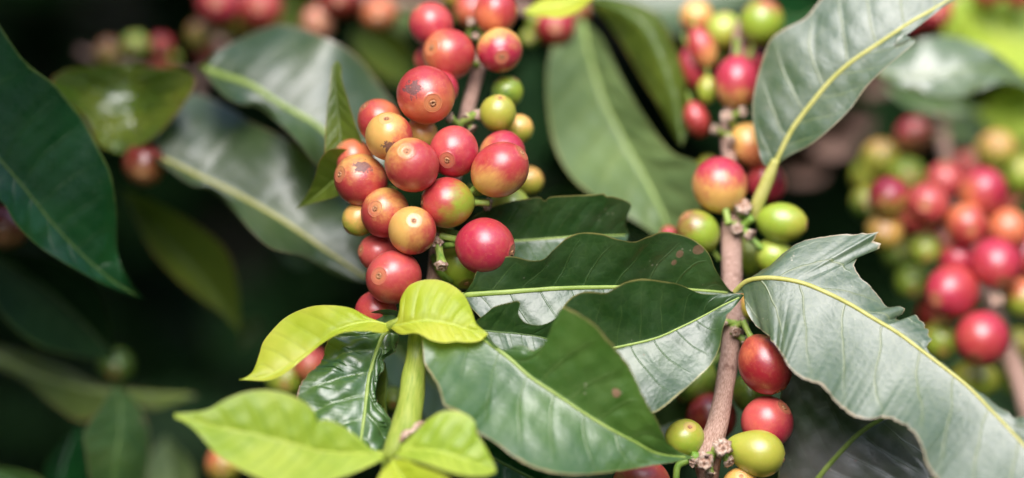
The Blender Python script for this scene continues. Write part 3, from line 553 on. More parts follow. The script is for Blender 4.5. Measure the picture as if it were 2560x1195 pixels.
leaf('leaf', [(975, 1133, -2.8), (918, 1133, -3.0), (814, 1131, -3.3), (731, 1110, -3.5), (649, 1089, -3.6), (566, 1073, -3.6), (504, 1056, -3.6), (436, 1039, -3.6)],
 [(975, 1131), (930, 1122), (897, 1093), (847, 1060), (814, 1048), (793, 1052), (785, 1027), (752, 1000), (711, 982), (657, 975), (607, 982), (566, 998), (516, 1025), (475, 1031), (436, 1033)],
 [(975, 1136), (955, 1150), (918, 1168), (856, 1193), (773, 1212), (690, 1212), (628, 1187), (586, 1166), (545, 1141), (516, 1108), (491, 1079), (462, 1056), (436, 1045)],
 M_LIMEG, SH, da=0.15, db=-0.9, nv=8, pillow=0.045, slant=0.10, ribw=(3, 2), rib=VEINL, label='broad light green leaf spreading towards the lower dark corner', seed=3)
leaf('leaf', [(974, 1130, -2.8), (1021, 1123, -3.0), (1104, 1131, -3.3), (1179, 1156, -3.4), (1240, 1178, -3.4)],
 [(974, 1127), (1013, 1106), (1046, 1073), (1071, 1048), (1104, 1029), (1137, 1027), (1166, 1036), (1187, 1056), (1191, 1081), (1212, 1114), (1233, 1155), (1240, 1174)],
 [(974, 1134), (1001, 1143), (1063, 1160), (1125, 1181), (1179, 1191), (1220, 1189), (1240, 1182)],
 M_LIMEG, SH, da=0.3, db=-0.8, nv=6, pillow=0.06, ribw=(3, 1.5), rib=VEINL, label='short lime leaf with a wavy edge over the large green leaf', seed=4)
leaf('leaf', [(978, 1150, -3.0), (1005, 1190, -3.4), (1040, 1230, -3.8), (1100, 1270, -4.2), (1180, 1300, -4.5)],
 [(978, 1146), (1020, 1152), (1046, 1164), (1104, 1185), (1140, 1215), (1180, 1300)], [(978, 1155), (950, 1185), (940, 1230), (980, 1280), (1060, 1310), (1180, 1300)],
 M_LIME, SH, da=-0.3, db=-0.5, nv=6, pillow=0.06, ribw=(3, 1.5), rib=VEINL, label='lime leaf pointing down out of the picture', seed=5)

# ================================================================ RIGHT BRANCH
RB = empty('coffee_branch', at(1800, 700, 2), 'upright woody coffee branch with green and red cherries and insect-chewed leaves', 'coffee branch', 'fruiting coffee branches')
tube('stem', [(1850, 60, 6.5, 15), (1838, 200, 5.8, 15), (1822, 290, 5.2, 15), (1818, 330, 5.0, 18), (1826, 420, 4.4, 17), (1838, 500, 3.9, 22), (1832, 545, 3.6, 25), (1829, 620, 3.2, 26), (1830, 700, 2.7, 25), (1833, 780, 2.2, 22), (1836, 806, 2.0, 26), (1829, 850, 1.8, 24), (1818, 930, 1.4, 24), (1805, 1000, 1.1, 25), (1795, 1060, 0.8, 27), (1780, 1105, 0.6, 32), (1768, 1150, 0.5, 34), (1770, 1200, 0.6, 26), (1775, 1300, 0.8, 24)], BARK, RB, seg=110, n=24, seed=3)
cluster(RB, [
 (1900, 1134, 60, 0.1, (0.92, -0.25, 0.1), GRN, OLI, (0.1, 0.3, 0.7), 0.0, dict(tip=True)),
 (1604, 1222, 76, 0.0, (-0.6, 0.2, 0.4), RED, PINK, (0.9, 0, 0), 0.65),
 (1712, 1096, 50, 0.5, (0.2, 0.6, 0.7), GRN, OLI, (0, 1, 0), 0.0),
 (1913, 912, 66, 0.7, (0.4, -0.8, 0.2), (0.34, 0.014, 0.025), ORA, (-0.75, 0.65, 0), 0.95, dict(long=1.15)),
 (1918, 1056, 66, 1.0, (0.5, 0.5, 0.4), CRI, PINK, (-0.3, 0.6, 0.5), 0.2),
 (1850, 1215, 46, 0.3, (0, 0.3, 0.4), YEL, ORA, (0, -1, 0), 0.2),
 (1778, 1045, 64, 3.2, (0.5, 0.5, -0.4), DRED, RED, (0, 1, 0), 0.7),
 (1735, 955, 58, 3.4, (-0.5, -0.5, 0.2), DGR, GRN, (0, 1, 0), 0.0),
 (1880, 985, 48, 3.0, (0.5, -0.5, 0), DGR, GRN, (0, 1, 0), 0.1),
 (1945, 1290, 60, 1.5, (0.5, -0.5, 0), GRN, YEL, (0, 1, 0), 0.1),
 (1800, 462, 70, 3.4, (-0.1, 0.55, -0.3), YEL, CRI, (0.1, 0.85, -0.1), -0.05, dict(long=1.0)),
 (1955, 556, 51, 3.3, (0.94, -0.1, 0.2), GRN, OLI, (0.7, -0.3, 0.1), 0.35, dict(long=1.2)),
 (1745, 579, 53, 3.2, (-0.4, 0.5, 0.2), GRN, BRN, (-0.7, 0.6, 0.2), 0.6, dict(long=1.06)),
 (1935, 640, 46, 3.7, (0.7, -0.5, 0.2), GRN, LGR, (0, 1, 0), 0.0),
 (1872, 640, 36, 4.8, (0.1, -0.9, 0.1), GRN, LGR, (0, 1, 0), 0.0, dict(long=1.3)),
 (1872, 765, 36, 3.4, (0.3, 0.9, 0.1), YEL, OLI, (0, -1, 0), 0.0),
 (1672, 585, 20, 5.0, (-0.5, 0.5, 0), CRI, RED, (0, 1, 0), 0.0),
 (1875, 362, 50, 4.8, (-0.4, 0.6, 0), ORA, YEL, (-0.6, 0.6, 0), 0.0, dict(long=1.12)),
 (1916, 455, 50, 5.0, (0.3, -0.6, 0), CRI, RED, (0, 1, 0), 0.0),
 (1842, 205, 58, 5.2, (0, -0.9, 0), CRI, YEL, (-0.1, -0.95, 0.1), 0.62, dict(long=1.12)),
 (1755, 120, 36, 6.2, (0.3, -0.9, 0), RED, YEL, (0.6, -0.6, 0), 0.4, dict(long=1.45)),
 (1736, 170, 36, 5.8, (0.3, -0.9, 0), CRI, RED, (0, -0.6, 0), 0.4, dict(long=1.45)),
 (1768, 225, 26, 5.7, (0, -0.9, 0), GRN, OLI, (0, 1, 0), 0, dict(long=1.3)),
 (1742, 300, 32, 5.7, (0.3, -0.9, 0), RED, DRED, (0, -0.6, 0), 0.1, dict(long=1.4)),
 (1810, 78, 46, 6.8, (0, 0.6, 0.2), LGR, OLI, (0, -1, 0), 0),
 (1905, 55, 56, 6.0, (0.3, 0.8, 0.1), GRN, CRI, (0.2, 0.95, -0.2), 0.62),
 (1742, 42, 40, 7.4, (0, 0.8, 0), ORA, YEL, (0, 1, 0), -0.2),
 (1872, 152, 42, 6.6, (0.3, 0.8, 0), CRI, PINK, (0, 1, 0), 0.1),
 (1770, 420, 30, 6.4, (0.3, 0.8, 0), GRN, OLI, (0, 1, 0), 0.1),
])
for i, (x, y, z, r, d, l) in enumerate([(1856, 520, 3.2, 20, (0.1, 0.6, 0.8), 1.3), (1842, 572, 2.9, 13, (0.1, 0.0, 0.9), 1.6), (1868, 582, 3.0, 13, (0.7, -0.5, 0.5), 2.2), (1820, 295, 4.6, 14, (-0.4, 0.5, 0.8), 1.8), (1852, 282, 4.6, 12, (0.7, 0.3, 0.7), 1.8), (1790, 325, 4.6, 11, (-0.7, 0.3, 0.6), 1.8), (1826, 348, 4.4, 12, (0.1, -0.4, 0.9), 1.2),
        (1804, 1120, -0.3, 20, (0.2, 0.25, 0.9), 1.4), (1765, 1152, -0.5, 20, (-0.25, -0.1, 0.95), 1.5), (1839, 826, 1.4, 12, (0.1, -0.3, 0.9), 1.3), (1858, 848, 1.5, 11, (0.8, -0.5, 0.3), 2.0), (1856, 808, 1.6, 12, (0.8, 0.3, 0.3), 1.6), (1815, 805, 1.6, 11, (-0.8, 0.1, 0.4), 1.6), (1820, 1150, 0.0, 14, (0.5, -0.6, 0.6), 1.4), (1740, 1155, 0.1, 13, (-0.8, -0.2, 0.5), 1.8), (1775, 1180, -0.1, 12, (0.0, -0.8, 0.6), 1.4)]):
    stub(RB, x, y, z, r, d, l, seed=i)
tube('fruit_stalk', [(1720, 1150, 0.4, 10), (1695, 1165, 0.4, 9), (1690, 1200, 0.4, 9)], STALK, RB, 16); tube('fruit_stalk', [(1762, 1150, 0.5, 17), (1745, 1145, 0.2, 15), (1728, 1140, 0.1, 12)], STALK, RB, 16)
tube('fruit_stalk', [(1842, 570, 3.4, 10), (1862, 560, 3.2, 9), (1880, 545, 3.0, 10)], STALK, RB, 16); tube('fruit_stalk', [(1870, 590, 3.5, 9), (1890, 608, 3.4, 8), (1905, 622, 3.4, 9)], STALK, RB, 16)
tube('fruit_stalk', [(1835, 535, 3.7, 12), (1815, 530, 3.4, 10), (1800, 525, 3.4, 9)], STALK, RB, 16); tube('fruit_stalk', [(1850, 850, 1.8, 9), (1870, 862, 1.5, 8), (1885, 870, 1.2, 9)], STALK, RB, 16)
# leaf F : long chewed pale leaf
leaf('leaf', [(1836, 730, 1.0), (1865, 704, 0.7), (1906, 695, 0.4), (1953, 697, 0.2), (2011, 709, 0.0), (2069, 733, -0.2), (2127, 762, -0.3), (2185, 797, -0.5), (2244, 832, -0.7), (2302, 875, -0.9), (2360, 919, -1.2), (2418, 965, -1.5), (2476, 1024, -1.8), (2523, 1073, -2.1), (2558, 1111, -2.3), (2650, 1220, -2.8)],
 [(1836, 727, 1836), (1854, 711, 1850), (1895, 682, 1875), (1924, 665, 1890), (1964, 628, 1910), (2011, 602, 1930), (2069, 590, 1950), (2127, 586, 1965), (2165, 583, 1975), (2197, 581, 1982), (2190, 592, 1984), (2183, 602, 1986), (2203, 611, 1990), (2200, 617, 1993), (2197, 622, 1996), (2180, 628, 2002), (2168, 634, 2008), (2150, 640, 2016), (2138, 652, 2025), (2136, 664, 2034), (2139, 675, 2045), (2148, 690, 2062), (2162, 704, 2080), (2175, 715, 2095), (2185, 727, 2110), (2203, 750, 2135), (2212, 762, 2150), (2226, 768, 2165), (2245, 766, 2173), (2261, 771, 2180), (2255, 785, 2190), (2240, 795, 2200), (2250, 800, 2205), (2261, 800, 2210), (2278, 790, 2214), (2290, 788, 2218), (2298, 800, 2226), (2308, 808, 2235), (2312, 818, 2245), (2321, 826, 2255), (2320, 838, 2268), (2331, 849, 2280), (2322, 858, 2290), (2314, 869, 2300), (2335, 890, 2325), (2360, 909, 2352), (2418, 958, 2412), (2450, 980, 2442), (2476, 1000, 2465), (2500, 1018, 2490), (2517, 1029, 2510), (2535, 1045, 2528), (2560, 1042, 2545), (2610, 1100, 2600), (2650, 1220, 2650)],
 [(1836, 733), (1863, 736), (1865, 773), (1889, 814), (1918, 837), (1953, 884), (1970, 913), (1999, 942), (2057, 965), (2092, 1006), (2127, 1035), (2162, 1047), (2209, 1044), (2244, 1053), (2278, 1076), (2302, 1111), (2313, 1151), (2340, 1195), (2400, 1240), (2500, 1270), (2600, 1260), (2650, 1220)],
 M_PALE, RB, jag=1.0, da=0.6, db=-1.3, nv=9, pillow=0.008, slant=0.15, wave=0.10, ribw=(6, 3.5), rib=VEINY, res=(240, 26), label='long pale leaf with a large ragged hole eaten along its upper side', seed=10, projw=0.7)
# leaf G : upper pale leaf on a yellow petiole
leaf('leaf', [(1931, 425, 3.2), (1946, 392, 3.1), (1982, 321, 3.0), (2027, 261, 2.9), (2077, 201, 2.8), (2127, 156, 2.7), (2202, 105, 2.6), (2278, 55, 2.6), (2373, 0, 2.8), (2470, -70, 3.0)],
 [(1931, 422), (1911, 412), (1891, 351), (1881, 281), (1886, 226), (1901, 166), (1926, 100), (1961, 72), (2012, 45), (2042, 10), (2100, -60), (2200, -110), (2330, -120), (2470, -70)],
 [(1931, 428), (1961, 397), (2027, 361), (2077, 321), (2127, 271), (2167, 216), (2212, 171), (2253, 136), (2287, 104), (2283, 95), (2255, 108), (2235, 112), (2290, 70), (2373, 8), (2420, -20), (2470, -70)],
 M_PALE, RB, da=1.0, db=-0.6, nv=9, pillow=0.03, slant=0.15, wave=0.06, ribw=(6.5, 4), rib=VEINY, res=(180, 24), label='pale leaf with a curled lower flap rising on a yellow stalk', seed=11, projw=0.6)
tube('leaf_stalk', [(1886, 545, 3.5, 16), (1893, 515, 3.3, 17), (1910, 470, 3.2, 17), (1925, 435, 3.15, 15), (1940, 400, 3.05, 10)], VEINY, RB, 24)
leaf('leaf', [(1985, 1290, 2.2), (2046, 1195, 1.9), (2092, 1140, 1.7), (2150, 1082, 1.5), (2214, 1041, 1.3), (2290, 1000, 1.2), (2370, 960, 1.2)],
 [(1985, 1290), (1946, 1240), (1946, 1195), (1945, 1100), (1947, 1024), (1955, 965), (1972, 912), (2020, 880), (2100, 860), (2200, 870), (2370, 960)],
 [(1985, 1290), (2100, 1290), (2220, 1260), (2320, 1200), (2345, 1190), (2370, 1100), (2370, 960)],
 M_SHEEN, RB, da=-0.4, db=-0.9, nv=9, pillow=0.04, slant=0.15, ribw=(7, 5), rib=VEIN, label='charcoal green leaf with grey sheen put into its colour, below the chewed pale leaf', seed=12)

# ================================================================ FAR RIGHT BRANCH
FB = empty('coffee_branch', at(2400, 650, 6), 'soft blurred coffee branch with a loose bunch of red cherries before dark shade', 'coffee branch', 'fruiting coffee branches')
tube('stem', [(2640, 1300, 6.0, 28), (2600, 1120, 6.3, 26), (2550, 960, 6.6, 24), (2515, 860, 7.5, 22), (2470, 740, 9, 20), (2430, 600, 9.8, 18), (2380, 450, 10.2, 17), (2350, 300, 11, 15)], BARK, FB, seed=8)
cluster(FB, [
 (2455, 846, 68, 5.6, (-0.3, -0.65, 0.5), RED, CRI, (0.5, 0.5, 0), 0.3),
 (2381, 728, 66, 6.0, (-0.5, -0.2, 0.5), CRI, RED, (0.5, 0.5, 0), 0.2, dict(long=1.1)),
 (2490, 657, 62, 6.0, (0.1, -0.5, 0.5), CRI, RED, (0, -0.9, 0), 0.2, dict(long=1.08)),
 (2397, 652, 50, 6.8, (-0.4, 0.5, 0.3), CRI, ORA, (0, -0.9, 0), 0.7),
 (2415, 560, 54, 6.4, (0.1, -0.3, 0.8), ORA, RED, (0.5, -0.7, 0.2), -0.1),
 (2318, 508, 54, 6.4, (-0.2, -0.1, 0.8), RED, PINK, (0, 0.6, 0.6), 0.2, dict(long=1.06)),
 (2455, 478, 62, 7.0, (0.5, 0.5, 0.2), ORA, CRI, (0.7, 0.4, 0), -0.4),
 (2222, 492, 52, 6.6, (-0.3, -0.1, 0.6), OLI, CRI, (-0.3, 0.85, 0.2), -0.3),
 (2518, 575, 54, 7.0, (0.5, -0.5, 0.2), RED, ORA, (0, 0.7, 0.5), 0.0),
 (2360, 455, 50, 8.0, (0, 0.5, 0.2), CRI, PINK, (0, 0.7, 0.5), 0.0),
 (2560, 640, 58, 7.0, (0.5, -0.2, 0.2), CRI, RED, (0, -0.7, 0.2), 0.2),
 (2212, 578, 50, 7.0, (-0.1, 0.1, 0.8), OLI, YEL, (0, 0.7, 0.5), 0.1),
 (2313, 622, 42, 7.2, (0, -0.4, 0.7), GRN, LGR, (0, 0.7, 0.5), 0.1),
 (2280, 705, 44, 8.2, (0, -0.4, 0.7), DGR, GRN, (0, 0.7, 0.5), 0.1),
 (2352, 850, 50, 6.8, (0, -0.4, 0.7), OLI, GRN, (0, -0.7, 0.5), 0.1),
 (2560, 745, 52, 6.6, (0.2, -0.4, 0.7), ORA, GRN, (0, -0.7, 0.2), 0.2),
 (2435, 948, 50, 7.0, (0.8, -0.1, 0.2), GRN, OLI, (0, 0.7, 0.2), 0.2, dict(long=1.2)),
 (2345, 785, 54, 8.5, (0, 0, 0.5), DRED, DRED, (0, 1, 0), 0),
 (2545, 860, 40, 8.5, (0, 0, 0.5), GRN, OLI, (0, 1, 0), 0),
 (2165, 508, 40, 8.6, (0, 0, 0.5), DGR, OLI, (0, 1, 0), 0.2),
 (2268, 440, 48, 9.2, (0, 0, 0.5), OLI, GRN, (0, 1, 0), 0),
 (2200, 398, 48, 9.6, (0, 0.3, 0.5), OLI, YEL, (0, 1, 0), 0.5),
 (2282, 340, 46, 9.8, (0, 0.3, 0.5), BRN, CRI, (0, 1, 0), 0.0),
 (2490, 378, 52, 10, (0, 0.3, 0.5), YEL, GRN, (0, -1, 0), 0.1),
 (2552, 440, 48, 10, (0, 0.3, 0.5), GRN, LGR, (0, 1, 0), 0.2),
 (2420, 420, 44, 11, (0, 0.3, 0.5), CRI, RED, (0, 1, 0), 0.2), (2500, 320, 44, 13, (0, 0.3, 0.5), GRN, OLI, (0, 1, 0), 0.1), (2290, 545, 46, 9.5, (0, 0.3, 0.5), RED, ORA, (0, 1, 0), 0.2), (2360, 610, 44, 9.5, (0, 0.3, 0.5), RED, DRED, (0, 1, 0), 0.2), (2540, 515, 50, 9.5, (0, 0.3, 0.5), CRI, ORA, (0, 1, 0), 0.2), (2440, 730, 46, 9.5, (0, 0.3, 0.5), GRN, DGR, (0, 1, 0), 0.2), (2530, 940, 46, 9.5, (0, 0.3, 0.5), GRN, OLI, (0, 1, 0), 0.2), (2250, 640, 40, 10.5, (0, 0.3, 0.5), DGR, GRN, (0, 1, 0), 0.2), (2170, 440, 40, 11.5, (0, 0.3, 0.5), OLI, GRN, (0, 1, 0), 0.2),
 (2550, 350, 48, 12, (0, 0.3, 0.5), OLI, YEL, (0, 1, 0), 0.2),
], near=False)
stub(FB, 2492, 750, 6.0, 16, (-0.2, 0.2, 0.9), 1.4, seed=1)
leaf('leaf', [(2640, 470, 9), (2590, 495, 9), (2540, 530, 9), (2500, 560, 9.2)], [(2640, 460), (2590, 475), (2540, 510), (2500, 560)], [(2640, 490), (2600, 525), (2550, 555), (2500, 560)], M_BACK, FB, da=-0.6, db=-0.6, nv=5, res=(50, 8), ribw=(4, 2))

# ================================================================ BRANCHES FAR BEHIND
def far_branch(stem, rows, label, origin):
    o = empty('coffee_branch', at(*origin), label, 'coffee branch', 'fruiting coffee branches'); tube('stem', stem, BARK, o, 30, 12); cluster(o, rows, near=False); return o
far_branch([(640, -90, 13, 18), (600, 20, 13, 17), (530, 150, 12.5, 15), (480, 260, 12, 12)], [
 (545, 8, 56, 10, (0, 0, 1), CRI, PINK, (0, 0.7, 0.7), 0.5), (652, 18, 54, 10.5, (0, 0, 1), RED, PINK, (0, 0.7, 0.7), 0.3), (572, 52, 42, 9.8, (0, 0, 1), OLI, ORA, (0, 0.9, 0.2), 0.2),
 (652, 62, 44, 11.5, (0, 0, 1), OLI, YEL, (0, 0.9, 0.2), -0.2), (612, 40, 36, 11.5, (0, 0, 1), RED, ORA, (0, -0.9, 0.2), 0.2), (500, 85, 36, 11, (0, 0, 1), BRN, OLI, (0, -0.9, 0.2), 0.0), (517, 130, 32, 10.5, (0, 0, 1), RED, PINK, (0, 0.9, 0.2), 0.2)],
 'coffee branch with magenta, red and yellow cherries hanging above the two grey-green leaves', (590, 60, 11))
far_branch([(200, 130, 13, 10), (300, 165, 12, 11), (400, 185, 12, 11), (500, 190, 12, 9)], [
 (338, 118, 38, 10.5, (0, 0, 1), DGR, LGR, (0, 0.9, 0.2), 0.4), (402, 118, 33, 10.8, (0, 0, 1), RED, DRED, (0, -0.9, 0.2), 0.0), (270, 130, 35, 11, (0, 0, 1), OLI, BRN, (0, 0.9, 0.2), 0.0), (398, 170, 30, 9.5, (0, 0, 1), ORA, RED, (0, 0.9, 0.2), 0.0), (425, 150, 24, 10, (0, 0, 1), GRN, LGR, (0, 0.9, 0.2), 0.0)],
 'dim coffee branch with a few small green and red cherries behind the cupped leaf', (350, 140, 11))
far_branch([(700, -60, 12, 14), (850, -20, 11.5, 14), (1000, 10, 11, 14), (1300, 20, 9.5, 15), (1420, 60, 8.5, 14)], [
 (948, 38, 46, 9.5, (0, 0, 1), BRN, ORA, (0, 0.9, 0.5), 0.2), (850, 0, 50, 10, (0, 0, 1), DRED, RED, (0, 0.9, 0.2), 0.5), (795, 55, 42, 10, (0, 0, 1), CRI, (0.8, 0.35, 0.22), (0.2, -0.5, 0.6), -0.2), (1160, -5, 44, 9, (0, 0, 1), ORA, OLI, (0, -0.9, 0.2), 0),
 (1388, 70, 50, 7.5, (0, 0, 1), DRED, CRI, (0, 0.9, 0.2), 0.2), (1435, 25, 40, 8.4, (0, 0, 1), ORA, BRN, (0, -0.9, 0.2), 0.0), (1345, 60, 26, 7.8, (0, 0, 1), DGR, GRN, (0, 0.9, 0.2), 0.0), (1325, 95, 22, 7.4, (0, 0, 1), DGR, LGR, (0, 0.9, 0.2), 0.0)],
 'coffee branch with dark red and brown cherries running behind the top of the main cluster', (1000, 20, 10))
far_branch([(2240, -60, 11, 14), (2330, 0, 11, 14), (2480, -20, 11, 14), (2620, -30, 11, 14)], [
 (2335, 28, 46, 9, (0, 0, 1), CRI, PINK, (0.3, 0.6, 0.2), 0.2), (2290, 50, 34, 9.5, (0, 0, 1), CRI, RED, (0.3, 0.6, 0.2), 0.2), (2470, -25, 42, 9.5, (0, 0, 1), RED, ORA, (0.3, 0.6, 0.2), 0.2), (2550, -22, 44, 9.5, (0, 0, 1), RED, ORA, (0.3, 0.6, 0.2), 0.2)],
 'coffee branch with bright red cherries beyond the pale curled leaf', (2400, 10, 10))
def lone(x, y, r, z, ca, cb, gd, gb, label):
    tag(cherry(None, x, y, r, z, (0, -0.3, 0.9), ca, cb, gd, gb, name='coffee_cherry'), label, 'coffee cherry', 'single cherries in the shade')
lone(360, 412, 56, 6.0, DRED, BRN, (0, -0.8, 0.2), 0.3, 'dark reddish brown cherry below the cupped leaf')
lone(15, 570, 56, 5.5, DRED, BRN, (0, -0.8, 0.2), 0.2, 'dull brown cherry behind the large dark green leaf')
lone(290, 915, 43, 9.5, DGR, DGR, (0, -0.8, 0.2), 0.2, 'small green cherry alone in the dark gap')
lone(560, 1160, 48, 6.5, ORA, OLI, (0.3, -0.8, 0.2), 0.2, 'orange cherry turning olive peeping from under the broad light green leaf')
lone(775, 910, 46, 6.0, PINK, ORA, (0, -0.8, 0.2), 0.2, 'pale red cherry beside the glossy puckered leaf')
lone(715, 945, 50, 6.3, GRN, OLI, (0, 0.8, 0.2), 0.4, 'green cherry below the arching lime leaf')
lone(984, 1000, 34, 3.5, DGR, GRN, (0, 0.8, 0.2), 0.0, 'green cherry behind the torn edge of the glossy leaf')

# ================================================================ LONE LEAVES
def bleaf(mid, ea, eb, mat, label, rib=VEIN, ribw=(4, 2), res=(80, 14), **k):
    return leaf('coffee_leaf', mid, ea, eb, mat, None, rib=rib, ribw=ribw, res=res, label=label, cat='coffee leaf', group='soft leaves round the branches', **k)
bleaf([(-90, 310, 3.0), (0, 400, 3.2), (60, 470, 3.4), (150, 580, 3.7), (230, 660, 4.0), (300, 715, 4.2), (362, 748, 4.4)],
 [(-90, 300), (-60, -20), (0, 65), (60, 150), (140, 215), (200, 290), (240, 360), (275, 430), (290, 520), (295, 640), (330, 710), (362, 748)],
 [(-90, 320), (-60, 480), (0, 500), (40, 560), (90, 610), (150, 650), (220, 690), (300, 730), (362, 748)],
 M_DEEP, 'large dark green leaf with a pointed tip hanging over the dark gap', rib=VEIND, ribw=(3, 2), da=-0.3, db=-0.9, nv=9, pillow=0.03, wave=0.15, res=(120, 18))
bleaf([(300, 385, 6.0), (300, 330, 6.4), (310, 270, 6.8), (320, 215, 7.0), (330, 165, 6.8)],
 [(300, 385), (245, 360), (215, 300), (160, 250), (125, 205), (160, 175), (240, 165), (330, 163)], [(300, 385), (360, 360), (420, 310), (470, 245), (490, 200), (470, 180), (400, 170), (330, 163)],
 M_CUP, 'cupped olive leaf with a brown rim and bright glints', da=-1.4, db=-1.8, nv=6, pillow=0.2, cup=0.5, rib=VEIN, ribw=(6, 2))
bleaf([(505, 170, 6.0), (560, 190, 5.8), (620, 210, 5.6), (700, 260, 5.4), (800, 320, 5.2), (870, 400, 5.2), (930, 470, 5.2)],
 [(505, 168), (520, 145), (600, 98), (700, 62), (800, 88), (880, 130), (940, 200), (990, 280), (1000, 380), (930, 470)], [(505, 172), (560, 240), (610, 262), (640, 265), (700, 310), (740, 350), (790, 410), (850, 450), (930, 470)],
 M_BACK, 'broad grey-green leaf with a bright yellow midrib above the dark hollow', rib=VEIN, ribw=(9, 5), da=0.8, db=-0.6, nv=9, pillow=0.02, wave=0.35, wf=2)
bleaf([(355, 371, 6.0), (420, 402, 5.9), (480, 432, 5.8), (600, 490, 5.6), (720, 560, 5.3), (820, 630, 5.0), (930, 705, 4.8)],
 [(355, 369), (400, 300), (480, 235), (560, 262), (620, 300), (720, 350), (800, 420), (870, 500), (930, 600), (960, 660), (930, 705)], [(355, 373), (430, 430), (480, 462), (520, 470), (580, 520), (630, 580), (680, 622), (760, 640), (830, 682), (880, 700), (930, 705)],
 M_BACK, 'long grey-green leaf with a wavy lower edge over the dark hollow', rib=VEINY, ribw=(6, 4), da=0.6, db=-1.0, nv=8, pillow=0.03, wave=0.45, wf=2)
bleaf([(300, 470, 8), (400, 580, 8), (500, 690, 8), (565, 770, 8), (602, 835, 8)], [(300, 468), (420, 520), (560, 620), (590, 700), (602, 835)], [(300, 472), (390, 640), (480, 730), (560, 790), (602, 835)], M_OLIVE, 'olive leaf with a long pointed tip hanging in shade', rib=VEIND, da=-0.7, db=-0.4, nv=8, ribw=(3, 2))
bleaf([(600, 880, 9), (622, 850, 9), (640, 820, 9), (650, 790, 9)], [(600, 880), (600, 840), (605, 800), (650, 790)], [(600, 880), (640, 850), (660, 815), (650, 790)], M_BACK, 'small bluish leaf tip beside the pointed olive leaf', rib=VEIND, da=-0.3, db=-0.5, nv=3, ribw=(2, 1))
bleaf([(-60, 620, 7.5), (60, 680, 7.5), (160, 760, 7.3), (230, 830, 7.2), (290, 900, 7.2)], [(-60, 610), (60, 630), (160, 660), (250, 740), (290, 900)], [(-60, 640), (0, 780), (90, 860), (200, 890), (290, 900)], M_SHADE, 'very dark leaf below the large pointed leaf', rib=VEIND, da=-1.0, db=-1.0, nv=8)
bleaf([(-60, 870, 8), (60, 925, 8), (160, 960, 8), (260, 980, 8), (370, 985, 8), (490, 988, 8)], [(-60, 850), (60, 880), (150, 912), (250, 962), (330, 972), (490, 985)], [(-60, 900), (60, 950), (130, 1010), (200, 1052), (240, 1042), (300, 1005), (390, 1022), (440, 1005), (490, 991)], M_OLIVE, 'long olive leaf with a scalloped lower edge lying level', rib=VEIN, da=0.2, db=-0.6, nv=9, ribw=(3, 2))
bleaf([(290, 960, 6.5), (300, 1020, 6.4), (300, 1080, 6.2), (290, 1150, 6.0), (275, 1260, 6)], [(290, 958), (250, 1020), (210, 1080), (215, 1140), (230, 1210), (275, 1260)], [(290, 962), (345, 1010), (372, 1080), (372, 1150), (350, 1220), (275, 1260)], M_SMOOTH, 'upright folded leaf half bluish and half dark green', rib=VEIND, da=-0.9, db=0.9, nv=7, ribw=(4, 3))
bleaf([(120, 1290, 5.5), (80, 1230, 5.6), (30, 1190, 5.8), (-40, 1170, 6)], [(120, 1290), (110, 1200), (40, 1172), (-40, 1165)], [(120, 1290), (60, 1270), (0, 1230), (-40, 1180)], M_MID, 'green leaf corner at the lowest dark edge', da=-0.3, db=-0.5, nv=5, pillow=0.03)
bleaf([(150, 1260, 7), (150, 1190, 7), (170, 1120, 7.2), (200, 1060, 7.4)], [(150, 1260), (110, 1200), (120, 1150), (200, 1060)], [(150, 1260), (220, 1220), (230, 1140), (200, 1060)], M_DEEP, 'dark leaf beside the upright folded leaf', rib=VEIND, da=-0.8, db=-0.8, nv=5)
bleaf([(420, 1280, 9), (430, 1220, 9), (430, 1160, 9.2), (415, 1090, 9.5)], [(420, 1280), (370, 1220), (370, 1150), (415, 1090)], [(420, 1280), (480, 1230), (485, 1170), (415, 1090)], M_JADE, 'pale green leaf in the shade beyond the broad light green leaf', da=-0.3, db=-0.8, nv=5)
# middle
bleaf([(1455, 45, 8.0), (1475, 140, 7.6), (1510, 250, 7.2), (1560, 350, 6.8), (1610, 440, 6.4), (1655, 530, 6.0), (1690, 620, 5.8)],
 [(1455, 42), (1400, 80), (1372, 150), (1368, 260), (1388, 370), (1435, 450), (1515, 510), (1600, 560), (1650, 595), (1690, 620)], [(1455, 48), (1500, 90), (1545, 180), (1610, 290), (1680, 380), (1745, 410), (1760, 470), (1745, 540), (1690, 620)],
 M_JADE, 'big soft pale green leaf between the two fruiting branches', rib=VEIN, ribw=(5, 3), da=-1.0, db=-1.2, nv=9, pillow=0.08, wave=0.1)
bleaf([(1470, -10, 7.0), (1560, 30, 6.5), (1620, 80, 6.2), (1660, 170, 6.0), (1690, 260, 5.9), (1705, 365, 5.8)],
 [(1470, -14), (1560, 0), (1640, 35), (1690, 120), (1718, 230), (1722, 310), (1705, 365)], [(1470, -5), (1500, 30), (1555, 110), (1600, 190), (1650, 270), (1680, 330), (1705, 365)],
 M_OLIVE, 'dark olive leaf arching over the big pale green leaf', rib=VEIND, da=0.4, db=0.6, nv=9, pillow=0.05, ribw=(3, 2), wave=0.1)
bleaf([(1310, 30, 5.2), (1360, 20, 5.2), (1410, 12, 5.2), (1460, -10, 5.2), (1520, -50, 5.2)], [(1310, 28), (1360, -5), (1410, -10), (1460, -30), (1520, -50)], [(1310, 32), (1350, 40), (1400, 45), (1450, 25), (1520, -50)], M_LIME, 'yellow-green leaf curling above the main cluster', rib=VEINL, da=0.2, db=-0.5, nv=5, ribw=(2, 1))
